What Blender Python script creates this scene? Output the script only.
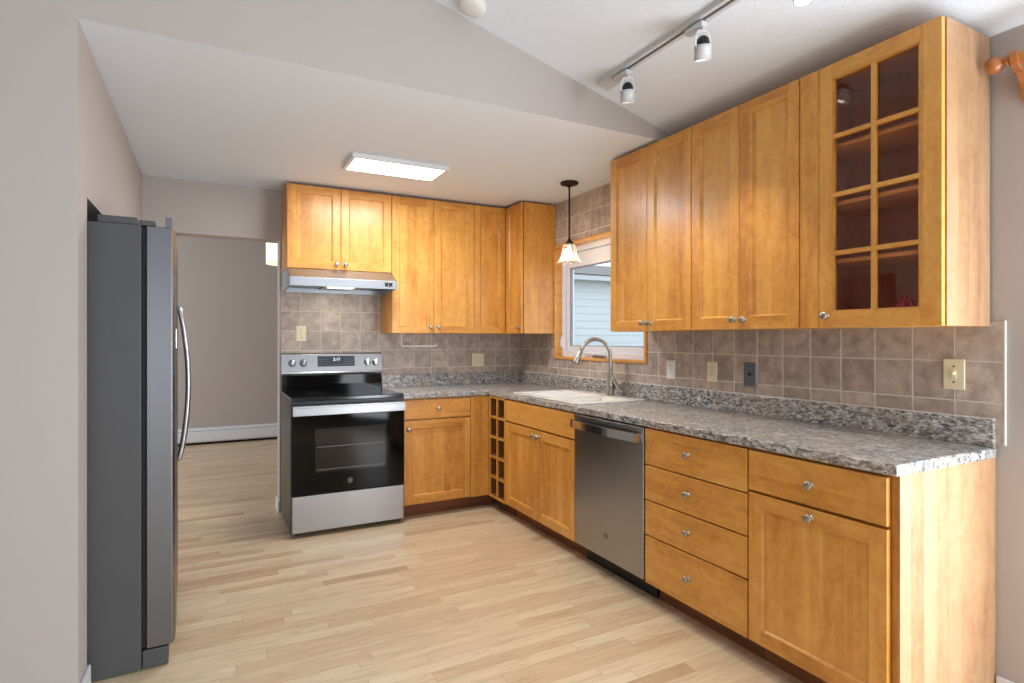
import bpy, bmesh, math, random
from mathutils import Vector, Matrix
random.seed(7)
for o in list(bpy.data.objects): bpy.data.objects.remove(o)
SC = bpy.context.scene
COL = SC.collection
PI = math.pi

# ------------------------------------------------------------ camera, world, exposure
cam = bpy.data.cameras.new('camera'); camo = bpy.data.objects.new('camera', cam); COL.objects.link(camo)
FPX = 575.51
cam.sensor_fit = 'HORIZONTAL'; cam.sensor_width = 36.0
cam.lens = FPX/1024*36.0
cam.shift_y = -(341.5-339.32)/1024
camo.location = (-2.5415, -4.6632, 1.3076)
camo.rotation_euler = (PI/2, 0, -math.radians(27.664))
cam.clip_start = 0.05
SC.camera = camo
VS = SC.view_settings
VS.view_transform = 'Standard'; VS.look = 'None'; VS.gamma = 1.0; VS.exposure = 0.0
VS.use_curve_mapping = False
w = bpy.data.worlds.new('world'); SC.world = w; w.use_nodes = True
wn = w.node_tree.nodes; wl = w.node_tree.links
bgn = wn['Background']; bgn.inputs['Color'].default_value = (0.78, 0.88, 1.0, 1); bgn.inputs['Strength'].default_value = 1.9

def area_light(name, loc, rot, sx, sy, power, col=(1,1,1), spread=None):
    l = bpy.data.lights.new(name, 'AREA'); l.shape = 'RECTANGLE'; l.size = sx; l.size_y = sy
    l.energy = power; l.color = col
    if spread: l.spread = spread
    o = bpy.data.objects.new(name, l); o.location = loc; o.rotation_euler = rot; COL.objects.link(o); return o
# daylight through the big rear window and the patio door on the right
area_light('rear_window_light', (-3.4, -8.25, 1.1), (PI/2+0.28, 0, 0), 4.4, 1.7, 28, (0.90, 0.95, 1.0))
area_light('patio_door_light', (-0.12, -4.9, 1.05), (PI/2+0.25, 0, PI/2-0.55), 1.4, 1.8, 100, (0.84, 0.92, 1.0))
sun = bpy.data.lights.new('hazy_sun', 'SUN'); sun.energy = 1.3; sun.angle = math.radians(70); sun.color = (0.95, 0.97, 1.0)
suno = bpy.data.objects.new('hazy_sun', sun); suno.rotation_euler = Vector((-1.0, 0.45, -0.22)).to_track_quat('-Z', 'Y').to_euler(); COL.objects.link(suno)
area_light('next_room_fill_light', (-5.9, 1.8, 1.4), (PI/2, 0, -PI/2), 1.8, 1.4, 85, (0.92, 0.95, 1.0))  # added unseen area light to brighten the next room; no window is built there

# ------------------------------------------------------------ material helpers
def s2l(c):
    f = lambda v: (v/255/12.92) if v/255 <= 0.04045 else ((v/255+0.055)/1.055)**2.4
    return (f(c[0]), f(c[1]), f(c[2]), 1)
class NT:
    def __init__(s, name):
        s.m = bpy.data.materials.new(name); s.m.use_nodes = True
        s.t = s.m.node_tree; s.b = s.t.nodes['Principled BSDF']
    def n(s, typ, **kw):
        x = s.t.nodes.new(typ)
        for k, v in kw.items():
            if k.startswith('i_'): x.inputs[int(k[2:])].default_value = v
            else: setattr(x, k, v)
        return x
    def l(s, a, b): s.t.links.new(a, b)
    def math(s, op, a, b=None, c=None):
        x = s.t.nodes.new('ShaderNodeMath'); x.operation = op
        for i, v in enumerate((a, b, c)):
            if v is None: continue
            if isinstance(v, (int, float)): x.inputs[i].default_value = v
            else: s.l(v, x.inputs[i])
        return x.outputs[0]
    def vec(s, x, y, z):
        c = s.t.nodes.new('ShaderNodeCombineXYZ')
        for i, v in enumerate((x, y, z)):
            if isinstance(v, (int, float)): c.inputs[i].default_value = v
            else: s.l(v, c.inputs[i])
        return c.outputs[0]
    def mix(s, fac, a, b, mode='MIX'):
        x = s.t.nodes.new('ShaderNodeMix'); x.data_type = 'RGBA'; x.blend_type = mode
        for i, v in ((0, fac), (6, a), (7, b)):
            if isinstance(v, (int, float, tuple)): x.inputs[i].default_value = v
            else: s.l(v, x.inputs[i])
        return x.outputs[2]
    def ramp(s, fac, stops, interp='LINEAR'):
        r = s.t.nodes.new('ShaderNodeValToRGB'); r.color_ramp.interpolation = interp
        e = r.color_ramp.elements
        while len(e) < len(stops): e.new(0.5)
        for i, (p, c) in enumerate(stops): e[i].position = p; e[i].color = c
        s.l(fac, r.inputs[0]); return r.outputs[0]
    def noise(s, vec, scale, detail=3, rough=0.5, dist=0):
        x = s.t.nodes.new('ShaderNodeTexNoise')
        x.inputs['Scale'].default_value = scale; x.inputs['Detail'].default_value = detail
        x.inputs['Roughness'].default_value = rough; x.inputs['Distortion'].default_value = dist
        s.l(vec, x.inputs['Vector']); return x.outputs['Fac']
    def bump(s, h, strength=0.2, dist=0.01):
        x = s.t.nodes.new('ShaderNodeBump'); x.inputs['Strength'].default_value = strength; x.inputs['Distance'].default_value = dist
        s.l(h, x.inputs['Height']); s.l(x.outputs[0], s.b.inputs['Normal'])
    def set(s, **kw):
        names = dict(col='Base Color', rough='Roughness', metal='Metallic', coat='Coat Weight', coatr='Coat Roughness',
                     spec='Specular IOR Level', trans='Transmission Weight', ior='IOR', aniso='Anisotropic', emis='Emission Color', es='Emission Strength', alpha='Alpha')
        for k, v in kw.items(): s.b.inputs[names[k]].default_value = v
        return s
def plain(name, rgb, **kw):
    t = NT(name)
    # a very faint procedural variation keeps every surface a procedural material
    g = t.n('ShaderNodeTexCoord'); f = t.noise(g.outputs['Object'], 14, 2)
    c = s2l(rgb); d = tuple(v*0.94 for v in c[:3])+(1,)
    t.l(t.mix(f, d, c), t.b.inputs['Base Color']); t.set(**kw); return t.m

def wood(name, along, dark, mid, light, rough=0.38, coat=0.22, seed=0.0):
    """maple: along 'z' = vertical grain, 'h' = horizontal grain"""
    t = NT(name); tc = t.n('ShaderNodeTexCoord'); oi = t.n('ShaderNodeObjectInfo')
    geo = t.n('ShaderNodeNewGeometry')
    sp = t.n('ShaderNodeSeparateXYZ'); t.l(geo.outputs['Position'], sp.inputs[0])
    h = t.math('ADD', sp.outputs[0], sp.outputs[1]); z = sp.outputs[2]
    rnd = t.math('MULTIPLY', oi.outputs['Random'], 37.0)
    a, c = (z, h) if along == 'z' else (h, z)          # a: along, c: across
    dif = t.math('SUBTRACT', sp.outputs[0], sp.outputs[1])
    # staves
    st = t.math('FLOOR', t.math('MULTIPLY', t.math('ADD', c, rnd), 13.0))
    wn_ = t.n('ShaderNodeTexWhiteNoise', noise_dimensions='2D'); t.l(t.vec(st, rnd, 0), wn_.inputs['Vector'])
    v1 = t.vec(t.math('MULTIPLY', c, 1.0), t.math('MULTIPLY', a, 0.13), t.math('ADD', t.math('MULTIPLY', dif, 0.2), rnd))
    v1 = t.vec(c, t.math('MULTIPLY', a, 0.13), t.math('ADD', t.math('MULTIPLY', wn_.outputs['Value'], 9.0), rnd))
    n1 = t.noise(v1, 9, 4, 0.55, 1.2)
    n2 = t.noise(t.vec(c, t.math('MULTIPLY', a, 0.03), rnd), 170, 2, 0.6)
    n3 = t.noise(t.vec(c, t.math('MULTIPLY', a, 0.5), rnd), 5, 3, 0.6, 0.8)
    n4 = t.noise(t.vec(c, t.math('MULTIPLY', a, 0.7), rnd), 16, 4, 0.65, 1.6)
    f = t.math('ADD', t.math('MULTIPLY', n1, 0.36), t.math('MULTIPLY', n2, 0.12))
    f = t.math('ADD', f, t.math('ADD', t.math('MULTIPLY', n3, 0.22), t.math('MULTIPLY', n4, 0.30)))
    f = t.math('ADD', f, t.math('MULTIPLY', t.math('SUBTRACT', wn_.outputs['Value'], 0.5), 0.10))
    col = t.ramp(f, [(0.34, s2l(dark)), (0.5, s2l(mid)), (0.66, s2l(light))])
    t.l(col, t.b.inputs['Base Color']); t.set(rough=rough, coat=coat, coatr=0.24)
    t.bump(n2, 0.03, 0.002); return t.m

W_D, W_M, W_L = (184, 116, 42), (215, 150, 66), (230, 174, 90)
M = {}
M['wood_v'] = wood('maple_vertical', 'z', W_D, W_M, W_L)
M['wood_h'] = wood('maple_horizontal', 'h', W_D, W_M, W_L)
M['wood_side_sheen'] = wood('maple_side_sheen', 'z', (158, 112, 72), (182, 140, 102), (194, 156, 120), rough=0.42)  # less saturated maple: light reflected off the side panels is put into the colour
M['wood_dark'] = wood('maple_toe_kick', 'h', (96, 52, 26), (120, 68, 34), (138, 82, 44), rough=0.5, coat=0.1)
M['wood_in'] = wood('cabinet_interior', 'z', (176, 112, 78), (196, 132, 94), (208, 148, 108), rough=0.5, coat=0.1)
M['rack_shade_wood'] = wood('rack_shaded_wood', 'h', (92, 52, 26), (118, 70, 36), (138, 86, 46), rough=0.6, coat=0.0)  # maple darkened to brown: the cubbies' recess shade is put into the colour
M['pine'] = wood('window_pine', 'h', (196, 130, 52), (224, 160, 78), (236, 180, 100), rough=0.3)
M['rod_wood'] = wood('rod_wood', 'z', (124, 68, 30), (166, 100, 50), (190, 122, 66), rough=0.3)
M['rod_pale'] = wood('rod_pale', 'h', (205, 150, 80), (228, 180, 110), (238, 200, 140), rough=0.3)

def wallmat(name, rgb, bump=0.06, scale=90):
    t = NT(name); g = t.n('ShaderNodeNewGeometry')
    f = t.noise(g.outputs['Position'], 1.3, 2); c = s2l(rgb)
    t.l(t.mix(f, tuple(v*0.96 for v in c[:3])+(1,), c), t.b.inputs['Base Color'])
    t.set(rough=0.6, spec=0.3); t.bump(t.noise(g.outputs['Position'], scale, 3, 0.6), bump, 0.004); return t.m
M['wall'] = wallmat('greige_wall_paint', (184, 175, 169))
M['ceil'] = wallmat('white_ceiling_paint', (234, 242, 252))
M['vault'] = wallmat('textured_ceiling', (232, 238, 246), 0.7, 60)
M['white'] = plain('white_paint', (226, 227, 228), rough=0.4)
M['heater'] = plain('heater_enamel', (226, 230, 236), rough=0.35)
M['vinyl'] = plain('window_vinyl', (236, 237, 244), rough=0.35)
M['vinyl_gray'] = plain('window_seal', (150, 152, 168), rough=0.5)

def floor_mat():
    t = NT('oak_strip_floor'); g = t.n('ShaderNodeNewGeometry'); sp = t.n('ShaderNodeSeparateXYZ'); t.l(g.outputs['Position'], sp.inputs[0])
    x, y = sp.outputs[0], sp.outputs[1]
    yr = t.math('DIVIDE', y, 0.068); row = t.math('FLOOR', yr); fy = t.math('SUBTRACT', yr, row)
    w1 = t.n('ShaderNodeTexWhiteNoise', noise_dimensions='1D'); t.l(row, w1.inputs['W'])
    xr = t.math('DIVIDE', t.math('ADD', x, t.math('MULTIPLY', w1.outputs['Value'], 5.0)), t.math('ADD', 0.45, t.math('MULTIPLY', w1.outputs['Value'], 0.5)))
    ci = t.math('FLOOR', xr); fx = t.math('SUBTRACT', xr, ci)
    w2 = t.n('ShaderNodeTexWhiteNoise', noise_dimensions='2D'); t.l(t.vec(row, ci, 0), w2.inputs['Vector'])
    r = w2.outputs['Value']
    v = t.vec(t.math('MULTIPLY', x, 0.11), y, t.math('MULTIPLY', r, 20))
    n1 = t.noise(v, 26, 4, 0.6, 1.5); n2 = t.noise(t.vec(t.math('MULTIPLY', x, 0.03), y, r), 260, 2, 0.6)
    base = t.ramp(r, [(0.0, s2l((194, 162, 130))), (0.07, s2l((210, 182, 148))), (0.4, s2l((218, 194, 162))), (0.7, s2l((222, 200, 166))), (0.92, s2l((226, 207, 176))), (1.0, s2l((213, 183, 152)))])
    gr = t.ramp(n1, [(0.32, (0.82, 0.79, 0.74, 1)), (0.5, (0.97, 0.96, 0.95, 1)), (0.7, (1.04, 1.04, 1.04, 1))])
    col = t.mix(1.0, base, gr, 'MULTIPLY')
    gr2 = t.ramp(n2, [(0.35, (0.92, 0.9, 0.87, 1)), (0.6, (1, 1, 1, 1))]); col = t.mix(0.6, col, gr2, 'MULTIPLY')
    ey = t.math('MINIMUM', fy, t.math('SUBTRACT', 1.0, fy)); ex = t.math('MINIMUM', fx, t.math('SUBTRACT', 1.0, fx))
    seam = t.math('MAXIMUM', t.math('LESS_THAN', ey, 0.018), t.math('LESS_THAN', ex, 0.0022))
    col = t.mix(t.math('MULTIPLY', seam, 0.3), col, s2l((130, 98, 66)))
    t.l(col, t.b.inputs['Base Color']); t.set(rough=0.42, coat=0.3, coatr=0.2); t.bump(t.math('SUBTRACT', 1.0, seam), 0.08, 0.001); return t.m
M['floor'] = floor_mat()

def granite(name, top=False):
    t = NT(name); g = t.n('ShaderNodeNewGeometry'); p = g.outputs['Position']
    mp = t.n('ShaderNodeMapping'); t.l(p, mp.inputs[0])
    mp.inputs['Scale'].default_value = (1.0, 0.42, 1.0)
    q = mp.outputs[0]
    n1 = t.noise(q, 105, 5, 0.72, 0.5); n2 = t.noise(q, 42, 4, 0.7, 0.8); n3 = t.noise(q, 6, 3, 0.5, 0.5)
    f = t.math('ADD', t.math('MULTIPLY', n1, 0.62), t.math('MULTIPLY', n2, 0.38))
    col = t.ramp(f, [(0.385, s2l((24, 24, 28))), (0.45, s2l((84, 84, 88))), (0.495, s2l((148, 147, 146))), (0.545, s2l((190, 190, 190))), (0.61, s2l((234, 236, 238)))])
    tan = t.ramp(n3, [(0.38, (0, 0, 0, 1)), (0.6, (1, 1, 1, 1))])
    col = t.mix(t.math('MULTIPLY', tan, 0.3), col, s2l((182, 158, 130)))
    t.l(col, t.b.inputs['Base Color']); t.set(rough=0.3, coat=0.2, coatr=0.2); t.bump(n1, 0.03, 0.001); return t.m
M['granite'] = granite('speckled_gray_laminate')

def tile_mat():
    t = NT('stone_look_tile'); a = t.n('ShaderNodeAttribute', attribute_name='tone'); g = t.n('ShaderNodeNewGeometry')
    off = t.n('ShaderNodeVectorMath', operation='ADD'); t.l(g.outputs['Position'], off.inputs[0])
    sc_ = t.n('ShaderNodeVectorMath', operation='SCALE'); t.l(a.outputs['Color'], sc_.inputs[0]); sc_.inputs['Scale'].default_value = 11.0
    t.l(sc_.outputs[0], off.inputs[1]); p = off.outputs[0]
    n = t.noise(p, 17, 5, 0.6, 0.35); n2 = t.noise(p, 130, 2, 0.6)
    f = t.math('ADD', t.math('MULTIPLY', n, 0.85), t.math('MULTIPLY', n2, 0.15))
    col = t.ramp(f, [(0.28, s2l((146, 130, 118))), (0.46, s2l((174, 157, 144))), (0.6, s2l((192, 176, 162))), (0.8, s2l((214, 201, 188)))])
    tone = t.math('ADD', 0.86, t.math('MULTIPLY', a.outputs['Fac'], 0.28))
    hs = t.n('ShaderNodeHueSaturation'); t.l(col, hs.inputs['Color']); t.l(tone, hs.inputs['Value'])
    t.l(hs.outputs[0], t.b.inputs['Base Color']); t.set(rough=0.36, spec=0.5); t.bump(n, 0.12, 0.004); return t.m
M['tile'] = tile_mat()
M['grout'] = plain('grout', (222, 214, 202), rough=0.8)
M['caulk'] = plain('caulk', (222, 220, 214), rough=0.6)

def steel(name, rgb, rough, streak='z', metal=1.0):
    t = NT(name); g = t.n('ShaderNodeNewGeometry'); mp = t.n('ShaderNodeMapping'); t.l(g.outputs['Position'], mp.inputs[0])
    mp.inputs['Scale'].default_value = {'z': (1, 1, 0.015), 'x': (0.015, 1, 1), 'n': (1, 1, 1)}[streak]
    n = t.noise(mp.outputs[0], 320, 2, 0.6); c = s2l(rgb)
    t.l(t.mix(n, tuple(v*0.92 for v in c[:3])+(1,), c), t.b.inputs['Base Color'])
    t.l(t.math('ADD', rough-0.04, t.math('MULTIPLY', n, 0.08)), t.b.inputs['Roughness']); t.set(metal=metal); return t.m
M['steel'] = steel('brushed_stainless', (172, 173, 176), 0.3, 'x')
M['steel_v'] = steel('fridge_stainless', (122, 122, 124), 0.36, 'z')
M['dw_steel'] = steel('dishwasher_stainless', (168, 168, 168), 0.28, 'x')
M['hood_steel'] = steel('hood_stainless', (170, 174, 180), 0.42, 'x')
M['chrome'] = steel('polished_handle', (205, 208, 212), 0.14, 'n')
M['nickel'] = steel('satin_nickel', (176, 170, 160), 0.33, 'n')
M['fridge_side'] = plain('fridge_side_paint', (74, 74, 75), rough=0.5)
M['black'] = plain('black_plastic', (18, 18, 20), rough=0.35)
M['blackgap'] = plain('dark_gasket', (12, 12, 12), rough=0.8)
M['stove_side'] = plain('stove_side_enamel', (38, 38, 43), rough=0.3)
M['glass_black'] = plain('black_oven_glass', (5, 5, 6), rough=0.06, spec=0.2)
M['oven_window'] = plain('oven_window_glass', (26, 26, 28), rough=0.08, spec=0.4)
M['cooktop'] = plain('ceramic_cooktop', (14, 15, 17), rough=0.12, spec=0.7)
M['rack'] = steel('oven_rack_wire', (110, 110, 112), 0.4, 'n')
M['display'] = plain('display_glass', (40, 46, 56), rough=0.1)
M['sink'] = plain('white_sink_composite', (238, 236, 230), rough=0.2)
M['almond'] = plain('almond_plastic', (238, 228, 194), rough=0.35)
M['plate_white'] = plain('white_plastic', (238, 238, 238), rough=0.35)
M['plate_gray'] = plain('gray_metal_plate', (112, 120, 130), rough=0.35, metal=0.5)
M['slot'] = plain('dark_slot', (60, 50, 40), rough=0.6)
M['bronze'] = plain('oil_rubbed_bronze', (52, 42, 36), rough=0.4, metal=0.7)
M['track'] = plain('track_enamel', (206, 206, 208), rough=0.35)
M['bulb_back'] = plain('lamp_reflector_back', (44, 44, 46), rough=0.25, metal=0.5)
M['red'] = plain('red_ribbon', (190, 16, 36), rough=0.5)
M['siding'] = plain('pale_siding', (214, 222, 224), rough=0.7)
M['shingle'] = plain('gray_shingle', (128, 126, 124), rough=0.9)
M['gutter'] = plain('gutter_metal', (205, 210, 214), rough=0.5)
M['ground'] = plain('outdoor_ground', (120, 124, 104), rough=0.9)
M['smoke'] = plain('detector_plastic', (226, 224, 220), rough=0.5)
M['sensor'] = plain('detector_grille', (120, 118, 116), rough=0.6)
def emit(name, rgb, strength):
    t = NT(name); c = s2l(rgb); g = t.n('ShaderNodeTexCoord'); f = t.noise(g.outputs['Object'], 3, 1)
    t.l(t.mix(f, c, c), t.b.inputs['Emission Color']); t.set(es=strength, col=c); return t.m
M['panel_glow'] = emit('led_panel_diffuser', (255, 251, 244), 9.0)
M['bulb_glow'] = emit('pendant_bulb', (255, 228, 186), 8.0)
M['spot_glow'] = emit('spot_lens', (255, 240, 214), 12.0)
M['drum_glow'] = emit('drum_shade_fabric', (255, 236, 208), 1.0)
M['hood_glow'] = emit('hood_lamp_lens', (255, 240, 214), 2.5)
M['digit'] = emit('clock_digits', (200, 225, 255), 1.2)
def glass(name, rgb, rough=0.0, ior=1.45, tint=1.0):
    t = NT(name); g = t.n('ShaderNodeTexCoord'); f = t.noise(g.outputs['Object'], 6, 2); c = s2l(rgb)
    # thin pane: mostly transparent with a fresnel gloss
    fr = t.n('ShaderNodeFresnel'); fr.inputs['IOR'].default_value = ior
    tr = t.n('ShaderNodeBsdfTransparent'); tr.inputs['Color'].default_value = c
    gl = t.n('ShaderNodeBsdfGlossy'); gl.inputs['Roughness'].default_value = max(rough, 0.01)
    t.l(t.mix(f, (1, 1, 1, 1), (0.96, 0.96, 0.96, 1)), gl.inputs['Color'])
    mx = t.n('ShaderNodeMixShader'); gb = t.n('ShaderNodeNewGeometry'); t.l(t.math('MULTIPLY', fr.outputs[0], t.math('SUBTRACT', 1.0, gb.outputs['Backfacing'])), mx.inputs[0]); t.l(tr.outputs[0], mx.inputs[1]); t.l(gl.outputs[0], mx.inputs[2])
    t.l(mx.outputs[0], t.t.nodes['Material Output'].inputs['Surface']); return t.m
M['pane'] = glass('clear_window_pane', (250, 252, 252))
M['cab_glass'] = glass('cabinet_door_glass', (252, 246, 244), 0.02, 1.5)
def shade_glass():
    t = NT('clear_bell_glass'); g = t.n('ShaderNodeTexCoord')
    f = t.noise(g.outputs['Object'], 30, 2)
    lw_ = t.n('ShaderNodeLayerWeight'); lw_.inputs['Blend'].default_value = 0.35
    tr = t.n('ShaderNodeBsdfTransparent'); tr.inputs['Color'].default_value = (0.97, 0.97, 0.95, 1)
    tl_ = t.n('ShaderNodeBsdfTranslucent'); t.l(t.mix(f, (0.9, 0.88, 0.84, 1), (1, 0.98, 0.95, 1)), tl_.inputs['Color'])
    gl = t.n('ShaderNodeBsdfGlossy'); gl.inputs['Roughness'].default_value = 0.1
    a = t.n('ShaderNodeMixShader'); a.inputs[0].default_value = 0.4; t.l(tl_.outputs[0], a.inputs[1]); t.l(gl.outputs[0], a.inputs[2])
    mx = t.n('ShaderNodeMixShader'); t.l(t.math('ADD', 0.03, t.math('MULTIPLY', lw_.outputs['Facing'], 0.35)), mx.inputs[0]); t.l(tr.outputs[0], mx.inputs[1]); t.l(a.outputs[0], mx.inputs[2])
    t.l(mx.outputs[0], t.t.nodes['Material Output'].inputs['Surface']); return t.m
M['shade_glass'] = shade_glass()

# ------------------------------------------------------------ mesh builder
class MB:
    def __init__(s): s.bm = bmesh.new(); s.mats = []
    def mi(s, m):
        if m not in s.mats: s.mats.append(m)
        return s.mats.index(m)
    def face(s, pts, m, smooth=False):
        vs = [s.bm.verts.new(p) for p in pts]; f = s.bm.faces.new(vs); f.material_index = s.mi(m); f.smooth = smooth; return f
    def box(s, x0, x1, y0, y1, z0, z1, m):
        x0, x1 = sorted((x0, x1)); y0, y1 = sorted((y0, y1)); z0, z1 = sorted((z0, z1))
        v = [s.bm.verts.new((x, y, z)) for x in (x0, x1) for y in (y0, y1) for z in (z0, z1)]
        i = s.mi(m)
        for q in ((0, 1, 3, 2), (4, 6, 7, 5), (0, 4, 5, 1), (2, 3, 7, 6), (0, 2, 6, 4), (1, 5, 7, 3)):
            f = s.bm.faces.new([v[k] for k in q]); f.material_index = i
        return s
    def prism(s, poly, fn, t0, t1, m, smooth=False):
        """poly: 2-D outline; fn(p, t) -> 3-D point"""
        n = len(poly); i = s.mi(m)
        a = [s.bm.verts.new(fn(p, t0)) for p in poly]; b = [s.bm.verts.new(fn(p, t1)) for p in poly]
        for k in range(n):
            f = s.bm.faces.new((a[k], a[(k+1) % n], b[(k+1) % n], b[k])); f.material_index = i; f.smooth = smooth
        f = s.bm.faces.new(a[::-1]); f.material_index = i; f = s.bm.faces.new(b); f.material_index = i
        return s
    def lathe(s, prof, m, org=(0, 0, 0), axis=(0, 0, 1), seg=24, closed=True):
        """prof: list of (radius, height along axis)"""
        ax = Vector(axis).normalized(); q = Vector((0, 0, 1)).rotation_difference(ax); o = Vector(org); i = s.mi(m); rings = []
        for r, h in prof:
            if r < 1e-6: rings.append([s.bm.verts.new(o + q @ Vector((0, 0, h)))])
            else: rings.append([s.bm.verts.new(o + q @ Vector((r*math.cos(2*PI*k/seg), r*math.sin(2*PI*k/seg), h))) for k in range(seg)])
        for a, b in zip(rings, rings[1:]):
            for k in range(seg):
                k2 = (k+1) % seg
                if len(a) == 1 and len(b) == 1: continue
                if len(a) == 1: f = s.bm.faces.new((a[0], b[k2], b[k]))
                elif len(b) == 1: f = s.bm.faces.new((a[k], a[k2], b[0]))
                else: f = s.bm.faces.new((a[k], a[k2], b[k2], b[k]))
                f.material_index = i; f.smooth = True
        return s
    def tube(s, pts, rad, m, seg=12, sx=1.0, sy=1.0, caps=True):
        pts = [Vector(p) for p in pts]; i = s.mi(m); rings = []
        rads = rad if isinstance(rad, (list, tuple)) else [rad]*len(pts)
        up = None
        for k, p in enumerate(pts):
            d = (pts[min(k+1, len(pts)-1)]-pts[max(k-1, 0)]).normalized()
            if up is None:
                up = Vector((0, 0, 1)) if abs(d.z) < 0.9 else Vector((0, 1, 0))
            u = (up - d*up.dot(d)).normalized(); v = d.cross(u); up = u
            rings.append([s.bm.verts.new(p + (u*math.cos(2*PI*j/seg)*sx + v*math.sin(2*PI*j/seg)*sy)*rads[k]) for j in range(seg)])
        for a, b in zip(rings, rings[1:]):
            for j in range(seg):
                f = s.bm.faces.new((a[j], a[(j+1) % seg], b[(j+1) % seg], b[j])); f.material_index = i; f.smooth = True
        if caps:
            for r in (rings[0][::-1], rings[-1]):
                f = s.bm.faces.new(r); f.material_index = i
        return s
    def grid(s, xs, ys, keep, z0, z1, m):
        """slab of grid cells with shared vertices"""
        i = s.mi(m); V = {}
        def g(a, b, t):
            if (a, b, t) not in V: V[(a, b, t)] = s.bm.verts.new((xs[a], ys[b], (z0, z1)[t]))
            return V[(a, b, t)]
        K = {(a, b) for a in range(len(xs)-1) for b in range(len(ys)-1) if keep(a, b)}
        for a, b in K:
            s.bm.faces.new((g(a, b, 1), g(a+1, b, 1), g(a+1, b+1, 1), g(a, b+1, 1))).material_index = i
            s.bm.faces.new((g(a, b+1, 0), g(a+1, b+1, 0), g(a+1, b, 0), g(a, b, 0))).material_index = i
            for nb, (p, q) in {(a-1, b): ((a, b+1), (a, b)), (a+1, b): ((a+1, b), (a+1, b+1)), (a, b-1): ((a, b), (a+1, b)), (a, b+1): ((a+1, b+1), (a, b+1))}.items():
                if nb not in K: s.bm.faces.new((g(*p, 0), g(*q, 0), g(*q, 1), g(*p, 1))).material_index = i
        return s
    def build(s, name, parent=None, bevel=0.0, seg=2, origin=None, recalc=True):
        me = bpy.data.meshes.new(name)
        if recalc: bmesh.ops.recalc_face_normals(s.bm, faces=s.bm.faces)
        if parent is not None: off = wloc(parent)
        elif origin is not None: off = Vector(origin)
        else:
            off = Vector((0, 0, 0))
        for v in s.bm.verts: v.co -= off
        s.bm.to_mesh(me); s.bm.free()
        for m in s.mats: me.materials.append(M[m])
        o = bpy.data.objects.new(name, me); COL.objects.link(o)
        if parent is not None: o.parent = parent
        elif origin is not None: o.location = off
        if bevel:
            b = o.modifiers.new('bevel', 'BEVEL'); b.width = bevel; b.segments = seg; b.limit_method = 'ANGLE'; b.angle_limit = math.radians(40)
            b.harden_normals = False
        return o
def wloc(o):
    v = Vector((0, 0, 0))
    while o is not None: v += o.location; o = o.parent
    return v
def thing(name, label, cat, loc, group=None):
    o = bpy.data.objects.new(name, None); COL.objects.link(o); o.location = loc; o.empty_display_size = 0.05
    return tag(o, label, cat, group)
def tag(o, label, cat, group=None):
    o['label'] = label; o['category'] = cat
    if group: o['group'] = group
    return o
def struct(o): o['kind'] = 'structure'; return o

# run-space helper: o='R' right wall run (faces -x), o='B' back wall run (faces -y); a along wall, n out from wall
def P(o, a, n, z): return (-n, a, z) if o == 'R' else (a, -n, z)
def bx(mb, o, a0, a1, n0, n1, z0, z1, m):
    p = P(o, a0, n0, z0); q = P(o, a1, n1, z1); mb.box(p[0], q[0], p[1], q[1], p[2], q[2], m)
def knob(parent, o, a, z, nf):
    ax = P(o, 0, 1, 0)
    return MB().lathe([(0, 0), (0.0105, 0), (0.0105, 0.002), (0.006, 0.004), (0.0052, 0.012), (0.008, 0.015), (0.0145, 0.0185), (0.0162, 0.0225), (0.0150, 0.0265), (0.0095, 0.0295), (0, 0.0305)],
                      'nickel', P(o, a, nf, z), ax, 20).build('knob', parent)
def shaker(parent, o, a0, a1, z0, z1, nf, th=0.02, st=0.058, kn=None, name='door'):
    a0, a1 = sorted((a0, a1)); mb = MB()
    bx(mb, o, a0, a0+st, nf-th, nf, z0, z1, 'wood_v'); bx(mb, o, a1-st, a1, nf-th, nf, z0, z1, 'wood_v')
    bx(mb, o, a0+st, a1-st, nf-th, nf, z0, z0+st, 'wood_h'); bx(mb, o, a0+st, a1-st, nf-th, nf, z1-st, z1, 'wood_h')
    # recessed panel with a sloped bead round it
    ia0, ia1, iz0, iz1 = a0+st, a1-st, z0+st, z1-st; b = 0.007; np_ = nf-0.011
    outer = [(ia0, iz0), (ia1, iz0), (ia1, iz1), (ia0, iz1)]; inner = [(ia0+b, iz0+b), (ia1-b, iz0+b), (ia1-b, iz1-b), (ia0+b, iz1-b)]
    for k in range(4):
        k2 = (k+1) % 4
        mb.face([P(o, outer[k][0], nf-0.003, outer[k][1]), P(o, outer[k2][0], nf-0.003, outer[k2][1]), P(o, inner[k2][0], np_, inner[k2][1]), P(o, inner[k][0], np_, inner[k][1])], 'wood_v')
    mb.face([P(o, a, np_, z) for a, z in inner], 'wood_v')
    d = mb.build(name, parent, bevel=0.0014, recalc=False)
    bm = bmesh.new(); bm.from_mesh(d.data); bmesh.ops.recalc_face_normals(bm, faces=bm.faces); bm.to_mesh(d.data); bm.free()
    if kn: knob(d, o, kn[0], kn[1], nf)
    return d
def slab(parent, o, a0, a1, z0, z1, nf, kn=None, name='drawer_front', mat='wood_h'):
    mb = MB(); bx(mb, o, a0, a1, nf-0.02, nf, z0, z1, mat); d = mb.build(name, parent, bevel=0.0025)
    if kn: knob(d, o, kn[0], kn[1], nf)
    return d

# ------------------------------------------------------------ the shell
XL = -2.952; YG = -2.172; ZC = 2.432; VM = 0.2655; VZ0 = 2.42; XR = -6.5; YB = -8.4
vz = lambda x: VZ0 - VM*x
fl = MB(); fl.box(-6.7, 0.15, YB-0.1, 3.7, -0.05, 0, 'floor'); struct(fl.build('floor'))
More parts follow.
